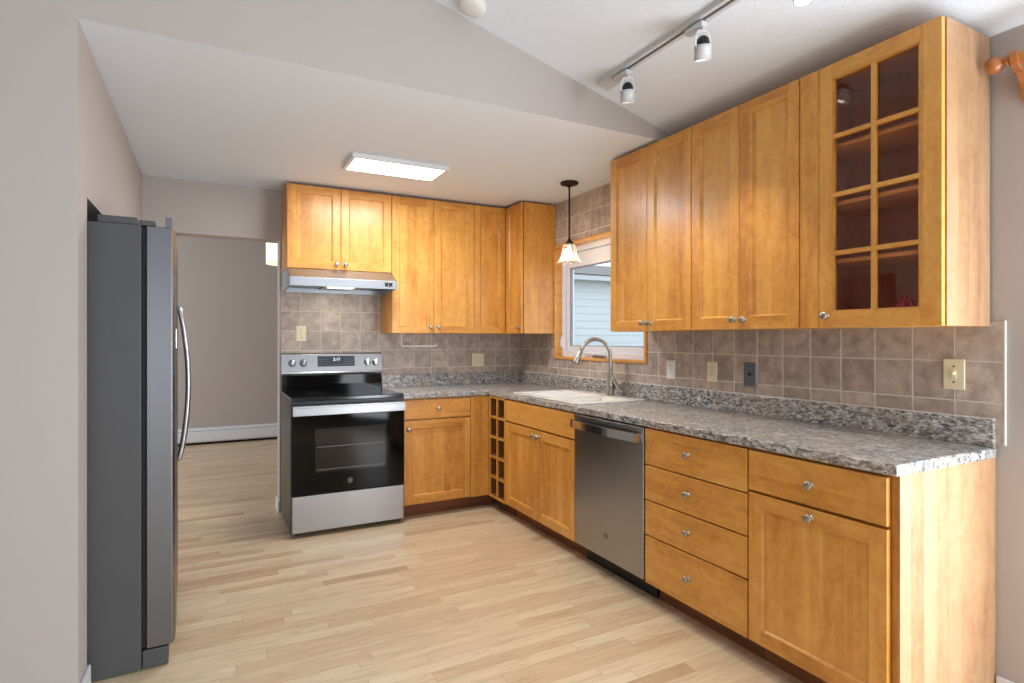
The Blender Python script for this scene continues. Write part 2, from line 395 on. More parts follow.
# right wall with the sink window opening and the patio door opening further back
WY0, WY1, WZ0, WZ1 = -1.736, -0.604, 1.147, 2.078
DY0, DY1, DZ1 = -5.85, -4.05, 2.1
rw = MB()
for y0, y1, z0, z1 in ((WY1, 3.6, 0, 2.86), (WY0, WY1, 0, WZ0), (WY0, WY1, WZ1, 2.6), (DY1, WY0, 0, 2.45), (DY0, DY1, DZ1, 2.45), (YB, DY0, 0, 2.45)):
    rw.box(0, 0.15, y0, y1, z0, z1, 'wall')
wall_right = struct(rw.build('wall_right'))
# left wall with the fridge recess
FY0, FY1, FZ = -2.006, -1.02, 1.842
lw = MB(); lw.box(-3.95, XL, YG+0.07, FY0, 0, ZC, 'wall'); lw.box(-3.95, XL, FY0, FY1, FZ, ZC, 'wall'); lw.box(-3.95, XL, FY1, 0.0, 0, ZC, 'wall'); lw.box(-3.95, -3.83, FY0, FY1, 0, FZ, 'wall')
struct(lw.build('wall_left'))
gw = MB()
gw.box(XR, XL, YG, YG+0.07, 0, ZC, 'wall')
gw.prism([(XR, ZC), (0, ZC), (0, vz(0)+0.02), (XR, vz(XR)+0.02)], lambda p, t: (p[0], t, p[1]), YG, YG+0.07, 'wall')
ci_ = gw.mi('ceil')          # the soffit of the opening is painted like the ceiling
for f in gw.bm.faces:
    if all(abs(v.co.z-ZC) < 1e-5 for v in f.verts): f.material_index = ci_
struct(gw.build('wall_gable'))
cl = MB(); cl.box(XL, 0, YG+0.07, 0, ZC, ZC+0.08, 'ceil'); struct(cl.build('ceiling'))
vc = MB(); vc.prism([(XR, vz(XR)), (0, VZ0), (0, VZ0+0.1), (XR, vz(XR)+0.1)], lambda p, t: (p[0], t, p[1]), YB, YG, 'vault'); struct(vc.build('ceiling_vaulted'))
# back wall, with the doorway into the next room
OX0, OX1, OZ = -2.88, -2.078, 2.056
bw = MB(); bw.box(OX1, 0, 0, 0.16, 0, 2.86, 'wall'); bw.box(OX0, OX1, 0, 0.16, OZ, 2.86, 'wall'); bw.box(-3.95, OX0, 0, 0.16, 0, 2.86, 'wall')
wall_back = struct(bw.build('wall_back'))
# the room the camera stands in
lr = MB(); lr.box(XR-0.1, XR, YB, YG+0.07, 0, 4.3, 'wall'); struct(lr.build('wall_far_left'))
rr = MB()
for x0, x1, z0, z1 in ((XR, -5.7, 0, 4.3), (-1.1, 0, 0, 4.3), (-5.7, -1.1, 2.35, 4.3), (-5.7, -1.1, 0, 0.15)): rr.box(x0, x1, YB, YB+0.1, z0, z1, 'wall')
struct(rr.build('wall_rear'))
# next room
nr = MB(); nr.box(-6.1, 0, 3.5, 3.6, 0, 2.86, 'wall'); struct(nr.build('wall_next_room_back'))
nl = MB()
nl.box(-6.1, -6.0, 0.16, 3.5, 0, 2.86, 'wall'); struct(nl.build('wall_next_room_left'))
nf_ = MB(); nf_.box(-6.1, -3.95, 0.06, 0.16, 0, 2.86, 'wall'); struct(nf_.build('wall_next_room_front'))
nc = MB(); nc.box(-6.1, 0, 0.16, 3.5, 2.78, 2.88, 'ceil'); struct(nc.build('ceiling_next_room'))
# baseboards
def base(name, boxes):
    b = MB()
    for q in boxes: b.box(*q, 'white')
    return struct(b.build(name, bevel=0.004))
base('baseboard_right', [(-0.014, 0, -4.0, -3.626, 0, 0.085)])
base('baseboard_left', [(XL, XL+0.013, YG-0.013, FY0, 0, 0.085), (XR, XL, YG-0.013, YG, 0, 0.085)])
base('baseboard_doorway', [(OX1-0.013, OX1, -0.002, 0.173, 0, 0.085), (OX1, -1.4, 0.16, 0.173, 0, 0.085)])
base('baseboard_left_far', [(XL, XL+0.013, FY1, 0.0, 0, 0.085)])

# backsplash tiles (part of the walls): true tiles on a grout bed
def rect_sub(r, h):
    a0, a1, b0, b1 = r; c0, c1, d0, d1 = h
    if a1 <= c0 or a0 >= c1 or b1 <= d0 or b0 >= d1: return [r]
    out = []
    if a0 < c0: out.append((a0, c0, b0, b1))
    if a1 > c1: out.append((c1, a1, b0, b1))
    m0, m1 = max(a0, c0), min(a1, c1)
    if b0 < d0: out.append((m0, m1, b0, d0))
    if b1 > d1: out.append((m0, m1, d1, b1))
    return out
def tiles(parent, o, regions, a_ref, z_ref, holes=()):
    S = 0.1505; g = 0.0025
    grout = MB(); tl = MB(); tones = []
    for r in regions:
        a0, a1, z0, z1 = r
        rs = [r]
        for h in holes: rs = [q for p in rs for q in rect_sub(p, h)]
        for q in rs: bx(grout, o, q[0], q[1], 0.0, 0.0065, q[2], q[3], 'grout')
        i0 = math.floor((a0-a_ref)/S)-1; i1 = math.ceil((a1-a_ref)/S)+1; k0 = math.floor((z0-z_ref)/S)-1; k1 = math.ceil((z1-z_ref)/S)+1
        for i in range(i0, i1):
            for k in range(k0, k1):
                c = (max(a_ref+i*S+g, a0), min(a_ref+(i+1)*S-g, a1), max(z_ref+k*S+g, z0), min(z_ref+(k+1)*S-g, z1))
                if c[1]-c[0] < 0.004 or c[3]-c[2] < 0.004: continue
                cs = [c]
                for h in holes: cs = [q for p in cs for q in rect_sub(p, h)]
                tone = random.Random(i*131+k*7919+(5 if o == 'R' else 0)).random()
                for q in cs:
                    if q[1]-q[0] < 0.004 or q[3]-q[2] < 0.004: continue
                    n0 = len(tl.bm.faces); e = 0.0018
                    # bevelled tile: top face + sloped rim
                    A = [(q[0], q[2]), (q[1], q[2]), (q[1], q[3]), (q[0], q[3])]; B = [(q[0]+e, q[2]+e), (q[1]-e, q[2]+e), (q[1]-e, q[3]-e), (q[0]+e, q[3]-e)]
                    for j in range(4):
                        j2 = (j+1) % 4
                        tl.face([P(o, A[j][0], 0.006, A[j][1]), P(o, A[j2][0], 0.006, A[j2][1]), P(o, B[j2][0], 0.0085, B[j2][1]), P(o, B[j][0], 0.0085, B[j][1])], 'tile')
                    tl.face([P(o, a, 0.0085, z) for a, z in B], 'tile')
                    tones += [tone]*5
    gr = grout.build('grout_bed', parent)
    tb = tl.build('backsplash_tile', parent, recalc=False)
    me = tb.data; at = me.color_attributes.new('tone', 'FLOAT_COLOR', 'CORNER')
    for p in me.polygons:
        v = tones[p.index]
        for li in p.loop_indices: at.data[li].color = (v, v, v, 1)
    # normals toward the room
    bm = bmesh.new(); bm.from_mesh(me); d = Vector(P(o, 0, 1, 0))
    fl_ = [f for f in bm.faces if f.normal.dot(d) < 0]; bmesh.ops.reverse_faces(bm, faces=fl_); bm.to_mesh(me); bm.free()
    return tb
ZT = 1.3725
tiles(wall_right, 'R', [(-3.649, -1.80, 0.926, ZT), (-1.80, 0.0, 0.926, ZC)], -3.6475+0.0, 1.2245-0.1505*2, holes=[(WY0, WY1, WZ0, WZ1)])
tiles(wall_back, 'B', [(-2.068, -1.29, 0.90, 1.84), (-1.29, 0.0, 0.90, ZT)], -1.476, 1.2215-0.1505*2)
ck = MB(); ck.box(-0.0095, 0, -3.6535, -3.649, 0.924, 1.3755, 'caulk'); ck.build('tile_edge_caulk', wall_right)

# ------------------------------------------------------------ sink window
win = MB()
T = 0.019; jx0, jx1 = -0.022, 0.15
win.box(jx0, jx1, WY1-T, WY1, WZ0, WZ1, 'pine'); win.box(jx0, jx1, WY0, WY0+T, WZ0, WZ1, 'pine')
win.box(jx0, jx1, WY0+T, WY1-T, WZ0, WZ0+T, 'pine'); win.box(jx0, jx1, WY0+T, WY1-T, WZ1-T, WZ1, 'pine')
window = struct(win.build('window_1', bevel=0.002))
a0, a1, z0, z1 = WY0+T, WY1-T, WZ0+T, WZ1-T
fr = MB(); fx0, fx1 = 0.045, 0.12; fw = 0.042
fr.box(fx0, fx1, a1-fw, a1, z0, z1, 'vinyl'); fr.box(fx0, fx1, a0, a0+fw, z0, z1, 'vinyl'); fr.box(fx0, fx1, a0+fw, a1-fw, z0, z0+fw, 'vinyl'); fr.box(fx0, fx1, a0+fw, a1-fw, z1-fw-0.01, z1, 'vinyl')
fr.build('window_frame', window, bevel=0.003)
sa = MB(); b0, b1, c0, c1 = a0+fw+0.004, a1-fw-0.004, z0+fw+0.004, z1-fw-0.014; sw = 0.04
for (p, q, m, n_, x0, x1, mt) in ((0, 0, 0, 0, 0.06, 0.11, 'vinyl'),):
    sa.box(x0, x1, b1-sw, b1, c0, c1, mt); sa.box(x0, x1, b0, b0+sw, c0, c1, mt); sa.box(x0, x1, b0+sw, b1-sw, c0, c0+sw, mt); sa.box(x0, x1, b0+sw, b1-sw, c1-sw-0.075, c1, mt)
sa.build('sash', window, bevel=0.003)
sg = MB(); e = 0.008; b0 += sw; b1 -= sw; c0 += sw; c1 -= sw+0.075
sg.box(0.068, 0.09, b1-e, b1, c0, c1, 'vinyl_gray'); sg.box(0.068, 0.09, b0, b0+e, c0, c1, 'vinyl_gray'); sg.box(0.068, 0.09, b0+e, b1-e, c0, c0+e, 'vinyl_gray'); sg.box(0.068, 0.09, b0+e, b1-e, c1-e, c1, 'vinyl_gray')
sg.build('glazing_bead', window)
pn = MB(); pn.box(0.078, 0.082, b0+e, b1-e, c0+e, c1-e, 'pane'); pn.build('pane', window)
cr = MB(); cr.box(0.02, 0.045, -1.23, -1.09, z0+0.004, z0+0.022, 'nickel'); cr.tube([(0.025, -1.12, z0+0.026), (0.018, -1.05, z0+0.040), (0.02, -0.98, z0+0.034)], 0.006, 'vinyl'); cr.tube([(0.02, -0.98, z0+0.034), (0.02, -0.965, z0+0.038)], 0.009, 'vinyl')
cr.build('crank_handle', window)
lt = MB(); lt.box(0.03, 0.047, a1-0.022, a1-0.006, 1.235, 1.335, 'vinyl'); lt.box(0.02, 0.034, a1-0.019, a1-0.009, 1.25, 1.31, 'vinyl'); lt.build('sash_lock', window, bevel=0.003)

# patio door (behind and right of the camera) and the rear window it is daylit by
def frame_win(name, o_, x, y0, y1, z0, z1, mull):
    m = MB(); t = 0.06
    def b(u0, u1, w0, w1):
        if o_ == 'x': m.box(x, x+0.08, u0, u1, w0, w1, 'white')
        else: m.box(u0, u1, x, x+0.08, w0, w1, 'white')
    b(y0, y0+t, z0, z1); b(y1-t, y1, z0, z1); b(y0+t, y1-t, z0, z0+t); b(y0+t, y1-t, z1-t, z1)
    for u in mull: b(u-t/2, u+t/2, z0+t, z1-t)
    return struct(m.build(name, bevel=0.004))
frame_win('door_1', 'x', 0.03, DY0, DY1, 0.0, DZ1, [(DY0+DY1)/2])
frame_win('window_2', 'y', YB+0.01, -5.7, -1.1, 0.15, 2.35, [-4.2, -2.6])

# ------------------------------------------------------------ outside
nb = thing('neighbour_house', 'pale sided house with gutter and grey roof outside the sink window', 'house', (4.0, 2.6, -0.5))
sd = MB(); zz = -0.5
while zz < 2.16:
    sd.prism([(2.60, zz), (2.592, zz), (2.60, zz+0.11)], lambda p, t: (t, p[0], p[1]), 0.6, 9.0, 'siding'); zz += 0.11
sd.box(0.6, 9.0, 2.60, 2.8, -0.5, 2.25, 'siding'); sd.build('siding', nb)
gt = MB(); gt.box(0.5, 9.1, 2.40, 2.50, 2.19, 2.27, 'gutter'); gt.box(0.5, 9.1, 2.50, 2.60, 2.17, 2.19, 'gutter'); gt.build('gutter', nb, bevel=0.01)
rf = MB(); rf.prism([(2.38, 2.28), (2.42, 2.29), (4.6, 2.76), (4.6, 2.6), (2.42, 2.25)], lambda p, t: (t, p[0], p[1]), 0.5, 9.1, 'shingle'); rf.build('roof', nb)
gd = MB(); gd.box(0.16, 14, -9, 12, -0.6, -0.5, 'ground'); struct(gd.build('ground'))

# ------------------------------------------------------------ counter
CT0, CT1 = 0.876, 0.914; CF = 0.641; CE = -3.629
SX0, SX1, SY0, SY1 = -0.595, -0.075, -1.80, -0.97
ct = MB()
xs = [-1.311, -CF, SX0+0.02, SX1-0.02, -0.0095]; ys = [CE, SY0+0.02, SY1-0.02, -CF, -0.0095]
def keep(a, b):
    if a == 0: return b == 3
    return not (a == 2 and b == 1)
ct.grid(xs, ys, keep, CT0, CT1, 'granite')
counter = thing('countertop', 'L-shaped speckled grey laminate countertop with low backsplash lip', 'countertop', (-0.3, -1.5, CT0))
ct.build('worktop', counter, bevel=0.006, seg=3)
bl = MB(); bl.box(-0.0285, -0.0090, CE+0.003, -0.0090, CT1, 1.016, 'granite'); bl.build('backsplash_lip', counter, bevel=0.003)
bl = MB(); bl.box(-1.305, -0.0290, -0.0285, -0.0090, CT1, 1.016, 'granite'); bl.build('backsplash_lip', counter, bevel=0.003)
bl = MB(); bl.box(-0.0285, -0.0088, CE+0.004, -0.0290, 1.016, 1.019, 'caulk'); bl.build('caulk_line', counter)

# ------------------------------------------------------------ base cabinets
NF = 0.633; NB = 0.605
def carcass(root, o, a0, a1, z0, z1, nb_, toe=True, mat='wood_v', name='carcass', n0=0.002):
    m = MB(); bx(m, o, a0, a1, n0, nb_, z0, z1, mat); m.build(name, root, bevel=0.0008)
    if toe:
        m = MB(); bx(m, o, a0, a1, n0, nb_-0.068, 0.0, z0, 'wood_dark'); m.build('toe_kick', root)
def base_cab(label, o, a0, a1):
    a0, a1 = sorted((a0, a1))
    return thing('base_cabinet', label, 'cabinet', P(o, (a0+a1)/2, 0.3, 0)), a0, a1
G = 0.0022
# back run cabinet beside the stove
r, a0, a1 = base_cab('maple base cabinet beside the stove, one drawer above one door', 'B', -1.307, -0.633)
m = MB(); bx(m, 'B', a0, -0.615, 0.002, NB, 0.1, CT0, 'wood_v'); m.build('carcass', r)
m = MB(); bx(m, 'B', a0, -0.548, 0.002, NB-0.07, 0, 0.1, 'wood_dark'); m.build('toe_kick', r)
slab(r, 'B', -1.305, -0.787, 0.727, 0.866, NF, kn=(-1.046, 0.797))
shaker(r, 'B', -1.305, -0.787, 0.112, 0.715, NF, kn=(-1.272, 0.655))
m = MB(); bx(m, 'B', -0.783, -0.6345, NB, NF, 0.104, CT0-0.004, 'wood_v'); m.build('filler_panel', r, bevel=0.0015)
# wine rack in the corner
wr = thing('wine_rack', 'built-in maple wine rack of ten square cubbies in the corner', 'wine rack', (-0.3, -0.78, 0))
m = MB(); R0, R1 = -0.912, -0.636; RT = 0.016
ncol, nrow = 2, 5; rz0, rz1 = 0.100, CT0-0.002
cw = (R1-R0-RT)/ncol; rh = (rz1-rz0-RT)/nrow
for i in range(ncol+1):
    y = R0+i*cw; m.box(-NF+0.012, -0.06, y, y+RT, rz0, rz1, 'rack_shade_wood')
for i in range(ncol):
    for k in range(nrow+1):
        z = rz0+k*rh; m.box(-NF+0.012, -0.06, R0+i*cw+RT, R0+(i+1)*cw, z, z+RT, 'rack_shade_wood')
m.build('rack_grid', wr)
m = MB()
for i in range(ncol+1): m.box(-NF, -NF+0.0118, R0+i*cw, R0+i*cw+RT, rz0, rz1, 'wood_v')
for i in range(ncol):
    for k in range(nrow+1): m.box(-NF, -NF+0.0118, R0+i*cw+RT, R0+(i+1)*cw, rz0+k*rh, rz0+k*rh+RT, 'wood_h')
m.build('front_edging', wr)
m = MB(); m.box(-0.058, -0.04, R0, R1, rz0, rz1, 'rack_shade_wood'); m.build('back_panel', wr)
m = MB(); m.box(-0.544, -0.002, R0, R1+0.0, 0, rz0, 'wood_dark'); m.build('toe_kick', wr)
# sink base
r, a0, a1 = base_cab('maple sink base cabinet with false drawer front and two doors', 'R', -1.820, -0.9145)
m = MB()
for q in ((a0, a0+0.018, 0.002, NB), (a1-0.018, a1, 0.002, NB)): bx(m, 'R', q[0], q[1], q[2], q[3], 0.1, CT0, 'wood_v')
bx(m, 'R', a0+0.018, a1-0.018, 0.002, NB, 0.1, 0.118, 'wood_h'); bx(m, 'R', a0+0.018, a1-0.018, NB-0.02, NB, 0.118, CT0, 'wood_v')
bx(m, 'R', a0+0.018, a1-0.018, 0.002, 0.01, 0.118, CT0, 'wood_in'); m.build('carcass', r)
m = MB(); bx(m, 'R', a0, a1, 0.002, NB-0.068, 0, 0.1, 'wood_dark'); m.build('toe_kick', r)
mid = -1.375
slab(r, 'R', a0+G, a1-G, 0.716, 0.868, NF)
shaker(r, 'R', mid+0.0015, a1-G, 0.108, 0.705, NF, kn=(mid+0.03, 0.665))
shaker(r, 'R', a0+G, mid-0.0015, 0.108, 0.705, NF, kn=(mid-0.03, 0.665))
# drawer base
r, a0, a1 = base_cab('maple base cabinet with a stack of four drawers', 'R', -3.0575, -2.441)
carcass(r, 'R', a0, a1, 0.1, CT0, NB)
for z0, z1 in ((0.692, 0.868), (0.518, 0.686), (0.345, 0.512), (0.106, 0.339)):
    slab(r, 'R', a0+0.0035, a1-0.0015, z0, z1, NF, kn=(-2.735, (z0+z1)/2+0.006))
# end base
r, a0, a1 = base_cab('maple end base cabinet with wide drawer, pull-out door and side panel', 'R', -3.6225, -3.0595)
carcass(r, 'R', a0+0.007, a1, 0.1, CT0, NB)
m = MB(); bx(m, 'R', a0, a0+0.0065, 0.002, 0.612, 0.0, CT0, 'wood_side_sheen'); m.build('end_panel', r)
slab(r, 'R', -3.594, a1-0.003, 0.709, 0.866, NF, kn=(-3.334, 0.785))
shaker(r, 'R', -3.594, a1-0.003, 0.108, 0.698, NF, kn=(-3.333, 0.667))

# ------------------------------------------------------------ wall cabinets
UB, UT = 1.355, 2.416; UF = 0.331; UC = 0.304
def wall_cab(label, o, a0, a1): return thing('wall_cabinet', label, 'cabinet', P(o, (a0+a1)/2, 0.16, UB))
def top_gap(r, o, a0, a1, n):
    m = MB(); bx(m, o, a0, a1, 0.0105, n, UT, UT+0.004, 'blackgap'); return m.build('top_shadow_strip', r)
r = wall_cab('short two-door maple wall cabinet above the range hood', 'B', -2.062, -1.312)
m = MB(); bx(m, 'B', -2.062, -1.310, 0.0095, UC, 1.815, UT, 'wood_v'); m.build('carcass', r, bevel=0.001)
shaker(r, 'B', -2.061, -1.692, 1.817, UT-0.004, UF, kn=(-1.722, 1.857)); shaker(r, 'B', -1.688, -1.3125, 1.817, UT-0.004, UF, kn=(-1.660, 1.857))
r = wall_cab('tall two-door maple wall cabinet right of the range hood', 'B', -1.308, -0.62)
m = MB(); bx(m, 'B', -1.308, -0.622, 0.0095, UC, UB, UT, 'wood_v'); m.build('carcass', r, bevel=0.001)
shaker(r, 'B', -1.307, -0.971, UB+0.001, UT-0.004, UF, kn=(-1.000, 1.405)); shaker(r, 'B', -0.9675, -0.6235, UB+0.001, UT-0.004, UF, kn=(-0.935, 1.405))
# corner cabinet: L-shaped with a folding door and a plain end facing the sink
r = thing('wall_cabinet', 'L-shaped corner maple wall cabinet with folding door', 'cabinet', (-0.2, -0.2, UB))
m = MB(); m.grid([-0.6195, -UC, -0.0095], [-0.602, -UC, -0.0095], lambda a, b: not (a == 0 and b == 0), UB, UT, 'wood_v'); m.build('carcass', r, bevel=0.001)
shaker(r, 'B', -0.619, -0.334, UB+0.001, UT-0.004, UF, st=0.052); shaker(r, 'R', -0.600, -0.334, UB+0.001, UT-0.004, UF, st=0.052, kn=(-0.578, 1.405))
for label, y0, y1, mid in (('two-door maple wall cabinet nearest the sink window', -2.447, -1.768, -2.107), ('two-door maple wall cabinet beside the glass-door cabinet', -3.068, -2.4505, -2.755)):
    r = wall_cab(label, 'R', y0, y1)
    m = MB(); bx(m, 'R', y0, y1, 0.0095, UC, UB, UT, 'wood_v'); m.build('carcass', r, bevel=0.001)
    shaker(r, 'R', mid+0.0015, y1-0.001, UB+0.001, UT-0.003, UF, kn=(mid+0.027, 1.402)); shaker(r, 'R', y0+0.001, mid-0.0015, UB+0.001, UT-0.003, UF, kn=(mid-0.031, 1.400))
# glass door cabinet: hollow, with shelves
GY0, GY1 = -3.608, -3.0715
r = thing('glass_door_cabinet', 'maple wall cabinet with eight-pane glass door nearest the camera', 'cabinet', (-0.16, -3.34, UB))
m = MB(); t = 0.016
m.box(-UC, -0.0095, GY0, GY0+t, UB, UT, 'wood_side_sheen'); m.box(-UC, -0.0095, GY1-t, GY1, UB, UT, 'wood_side_sheen')
m.box(-UC, -0.0095, GY0+t, GY1-t, UB, UB+t, 'wood_h'); m.box(-UC, -0.0095, GY0+t, GY1-t, UT-t, UT, 'wood_h'); m.build('carcass', r, bevel=0.0008)
m = MB(); m.box(-0.016, -0.0100, GY0+t, GY1-t, UB+t, UT-t, 'wood_in'); m.build('back_panel', r)
m = MB(); m.box(-UC+0.001, -0.017, GY0+t, GY0+t+0.002, UB+t, UT-t, 'wood_in'); m.box(-UC+0.001, -0.017, GY1-t-0.002, GY1-t, UB+t, UT-t, 'wood_in'); m.build('inner_lining', r)
for z in (1.632, 1.866, 2.100):
    m = MB(); m.box(-0.285, -0.018, GY0+t+0.003, GY1-t-0.003, z-0.016, z, 'wood_h'); m.build('shelf', r, bevel=0.001)
m = MB(); m.box(-UF, -UF+0.021, -3.153, GY1-0.001, UB, UT-0.003, 'wood_v'); m.build('filler_strip', r, bevel=0.001)
# door: frame, beads, muntins
D0, D1, O0, O1, OZ0, OZ1 = GY0+0.003, -3.1545, -3.536, -3.213, 1.418, 2.354
m = MB(); X0, X1 = -UF, -UF+0.021
m.box(X0, X1, D0, O0, UB, UT-0.003, 'wood_v'); m.box(X0, X1, O1, D1, UB, UT-0.003, 'wood_v'); m.box(X0, X1, O0, O1, UB, OZ0, 'wood_h'); m.box(X0, X1, O0, O1, OZ1, UT-0.003, 'wood_h')
d = m.build('glass_door', r, bevel=0.0012)
m = MB(); MW = 0.018; yc = (O0+O1)/2; bw_ = 0.006
m.box(X0+0.002, X1, O0, O0+bw_, OZ0, OZ1, 'wood_v'); m.box(X0+0.002, X1, O1-bw_, O1, OZ0, OZ1, 'wood_v'); m.box(X0+0.002, X1, O0, O1, OZ0, OZ0+bw_, 'wood_h'); m.box(X0+0.002, X1, O0, O1, OZ1-bw_, OZ1, 'wood_h')
m.box(X0+0.001, X0+0.016, yc-MW/2, yc+MW/2, OZ0, OZ1, 'wood_v')
for k in (1, 2, 3):
    z = OZ0+(OZ1-OZ0)*k/4; m.box(X0+0.001, X0+0.016, O0, yc-MW/2, z-MW/2, z+MW/2, 'wood_h'); m.box(X0+0.001, X0+0.016, yc+MW/2, O1, z-MW/2, z+MW/2, 'wood_h')
m.build('muntin_bars', d, bevel=0.0015)
m = MB(); m.box(X1-0.0045, X1-0.0015, O0-0.004, O1+0.004, OZ0-0.004, OZ1+0.004, 'cab_glass'); m.build('glass_pane', d)
knob(d, 'R', -3.190, 1.403, UF)
# red bow inside
bow = MB(); c = Vector((-0.262, -3.452, UB+0.0165))
bow.lathe([(0, 0), (0.016, 0), (0.010, 0.02), (0.008, 0.05), (0, 0.052)], 'red', c, (0, 0, 1), 16)
for k in range(9):
    a = 2*PI*k/9; dirv = Vector((math.cos(a), math.sin(a), 0.0))
    p0 = c+Vector((0, 0, 0.045)); p1 = c+dirv*0.022+Vector((0, 0, 0.080)); p2 = c+dirv*0.034+Vector((0, 0, 0.062)); p3 = c+dirv*0.016+Vector((0, 0, 0.048))
    bow.tube([p0, p1, p2, p3], 0.0045, 'red', seg=8, sx=1.0, sy=1.6)
for k in range(5):
    a = 2*PI*k/5+0.4; dirv = Vector((math.cos(a), math.sin(a), 0.0))
    bow.tube([c+Vector((0, 0, 0.05)), c+dirv*0.012+Vector((0, 0, 0.092)), c+dirv*0.016+Vector((0, 0, 0.068))], 0.004, 'red', seg=8, sy=1.6)
tag(bow.build('ribbon_bow', origin=c), 'small red bow inside the glass-door cabinet', 'ornament')

# ------------------------------------------------------------ dishwasher
dw = thing('dishwasher', 'stainless steel dishwasher with bowed bar handle', 'dishwasher', (-0.3, -2.14, 0))
y0, y1 = -2.437, -1.824
m = MB(); m.box(-0.595, -0.03, y0, y1, 0.108, 0.868, 'black'); m.box(-0.54, -0.03, y0, y1, 0.012, 0.108, 'black'); m.build('tub_body', dw)
m = MB(); m.box(-0.546, -0.541, y0+0.002, y1-0.002, 0.0, 0.107, 'black'); m.build('kick_plate', dw)
m = MB(); m.box(-0.6375, -0.596, y0+0.003, y1-0.003, 0.112, 0.868, 'dw_steel'); dd = m.build('door', dw, bevel=0.004)
# handle: flat bowed bar with returns
m = MB(); pts = []
n = 14
for k in range(n+1):
    u = k/n; y = y0+0.018+(y1-y0-0.036)*u; pts.append((y, 0.672+0.022*math.sin(PI*u)))
def hw(y, x): return (-x, y)
for k in range(n):
    (ya, xa), (yb, xb) = pts[k], pts[k+1]
    m.prism([(-xa, ya), (-xb, yb), (-xb+0.012, yb), (-xa+0.012, ya)], lambda p, t: (p[0], p[1], t), 0.795, 0.838, 'chrome')
m.box(-0.674, -0.637, y0+0.014, y0+0.030, 0.795, 0.838, 'chrome'); m.box(-0.674, -0.637, y1-0.030, y1-0.014, 0.795, 0.838, 'chrome'); m.build('handle', dd)
def emblem(parent, o, a, n, z, R, mat='nickel'):
    ring = [P(o, a+R*math.cos(2*PI*k/28), n, z+R*math.sin(2*PI*k/28)) for k in range(29)]
    mm = MB().tube(ring, R*0.09, mat, seg=6, caps=False)
    ob = mm.build('emblem_ring', parent)
    txt(parent, 'GE', o, a, n, z, R*0.95, mat, 'emblem_letters')
def txt(parent, s_, o, a, n, z, size, mat, name):
    cu = bpy.data.curves.new(name, 'FONT'); cu.body = s_; cu.size = size; cu.align_x = 'CENTER'; cu.align_y = 'CENTER'; cu.extrude = 0.0006
    tmp = bpy.data.objects.new(name, cu); COL.objects.link(tmp)
    dg = bpy.context.evaluated_depsgraph_get(); me = bpy.data.meshes.new_from_object(tmp.evaluated_get(dg)); bpy.data.objects.remove(tmp)
    off = wloc(parent); me.materials.clear(); me.materials.append(M[mat])
    for v in me.vertices:
        x, y, zz = v.co; p = P(o, a+(x if o == 'B' else -x), n+zz, z+y); v.co = Vector(p)-off
    ob = bpy.data.objects.new(name, me); COL.objects.link(ob); ob.parent = parent; return ob
emblem(dd, 'R', -2.129, 0.6385, 0.24, 0.016, 'plate_gray')

# ------------------------------------------------------------ stove
sx0, sx1 = -2.074, -1.317; SFY = -0.677
st = thing('stove', 'freestanding black and stainless electric stove with backguard controls', 'stove', ((sx0+sx1)/2, -0.35, 0))
m = MB(); m.box(sx0, sx1, -0.640, -0.03, 0.025, 0.895, 'stove_side')
for x in (sx0+0.03, sx1-0.06):
    for y in (-0.60, -0.09): m.box(x, x+0.03, y, y+0.03, 0, 0.025, 'black')
m.build('body', st, bevel=0.003)
m = MB(); m.box(sx0+0.001, sx1-0.001, -0.668, -0.05, 0.896, 0.921, 'cooktop'); ctp = m.build('cooktop', st, bevel=0.004)
for bxx, byy, br in ((-1.88, -0.50, 0.115), (-1.50, -0.50, 0.09), (-1.88, -0.22, 0.08), (-1.50, -0.22, 0.10)):
    MB().tube([(bxx+br*math.cos(2*PI*k/32), byy+br*math.sin(2*PI*k/32), 0.9209) for k in range(33)], 0.0006, 'oven_window', seg=5, caps=False).build('burner_ring', ctp)
m = MB(); m.box(sx0+0.004, sx1-0.004, SFY, -0.641, 0.282, 0.868, 'glass_black'); od = m.build('oven_door', st, bevel=0.003)
m = MB(); m.box(-1.925, -1.452, SFY-0.0012, SFY, 0.420, 0.712, 'oven_window'); m.build('oven_window', od)
m = MB(); m.box(-1.915, -1.462, SFY-0.0022, SFY-0.0013, 0.588, 0.592, 'rack'); m.box(-1.915, -1.462, SFY-0.0022, SFY-0.0013, 0.437, 0.441, 'rack'); m.build('oven_rack', od)
m = MB()
m.box(sx0+0.004, sx1-0.004, -0.722, -0.700, 0.806, 0.860, 'steel'); m.box(sx0+0.004, sx1-0.004, -0.7199, -0.6775, 0.858, 0.871, 'steel')
m.box(sx0+0.004, sx0+0.03, -0.702, SFY, 0.812, 0.860, 'steel'); m.box(sx1-0.03, sx1-0.004, -0.702, SFY, 0.812, 0.860, 'steel'); oh = m.build('handle', od, bevel=0.003)
for x0, x1 in ((-1.93, -1.89), (-1.84, -1.78), (-1.77, -1.72), (-1.66, -1.61), (-1.60, -1.55), (-1.50, -1.47), (-1.42, -1.39)):
    m = MB(); m.box(x0, x1, -0.708, -0.694, 0.8712, 0.8718, 'blackgap'); m.build('vent_slot', oh)
emblem(od, 'B', -1.698, 0.6782, 0.348, 0.0165)
m = MB(); m.box(sx0+0.004, sx1-0.004, SFY, -0.641, 0.034, 0.274, 'steel'); m.build('storage_drawer', st, bevel=0.004)
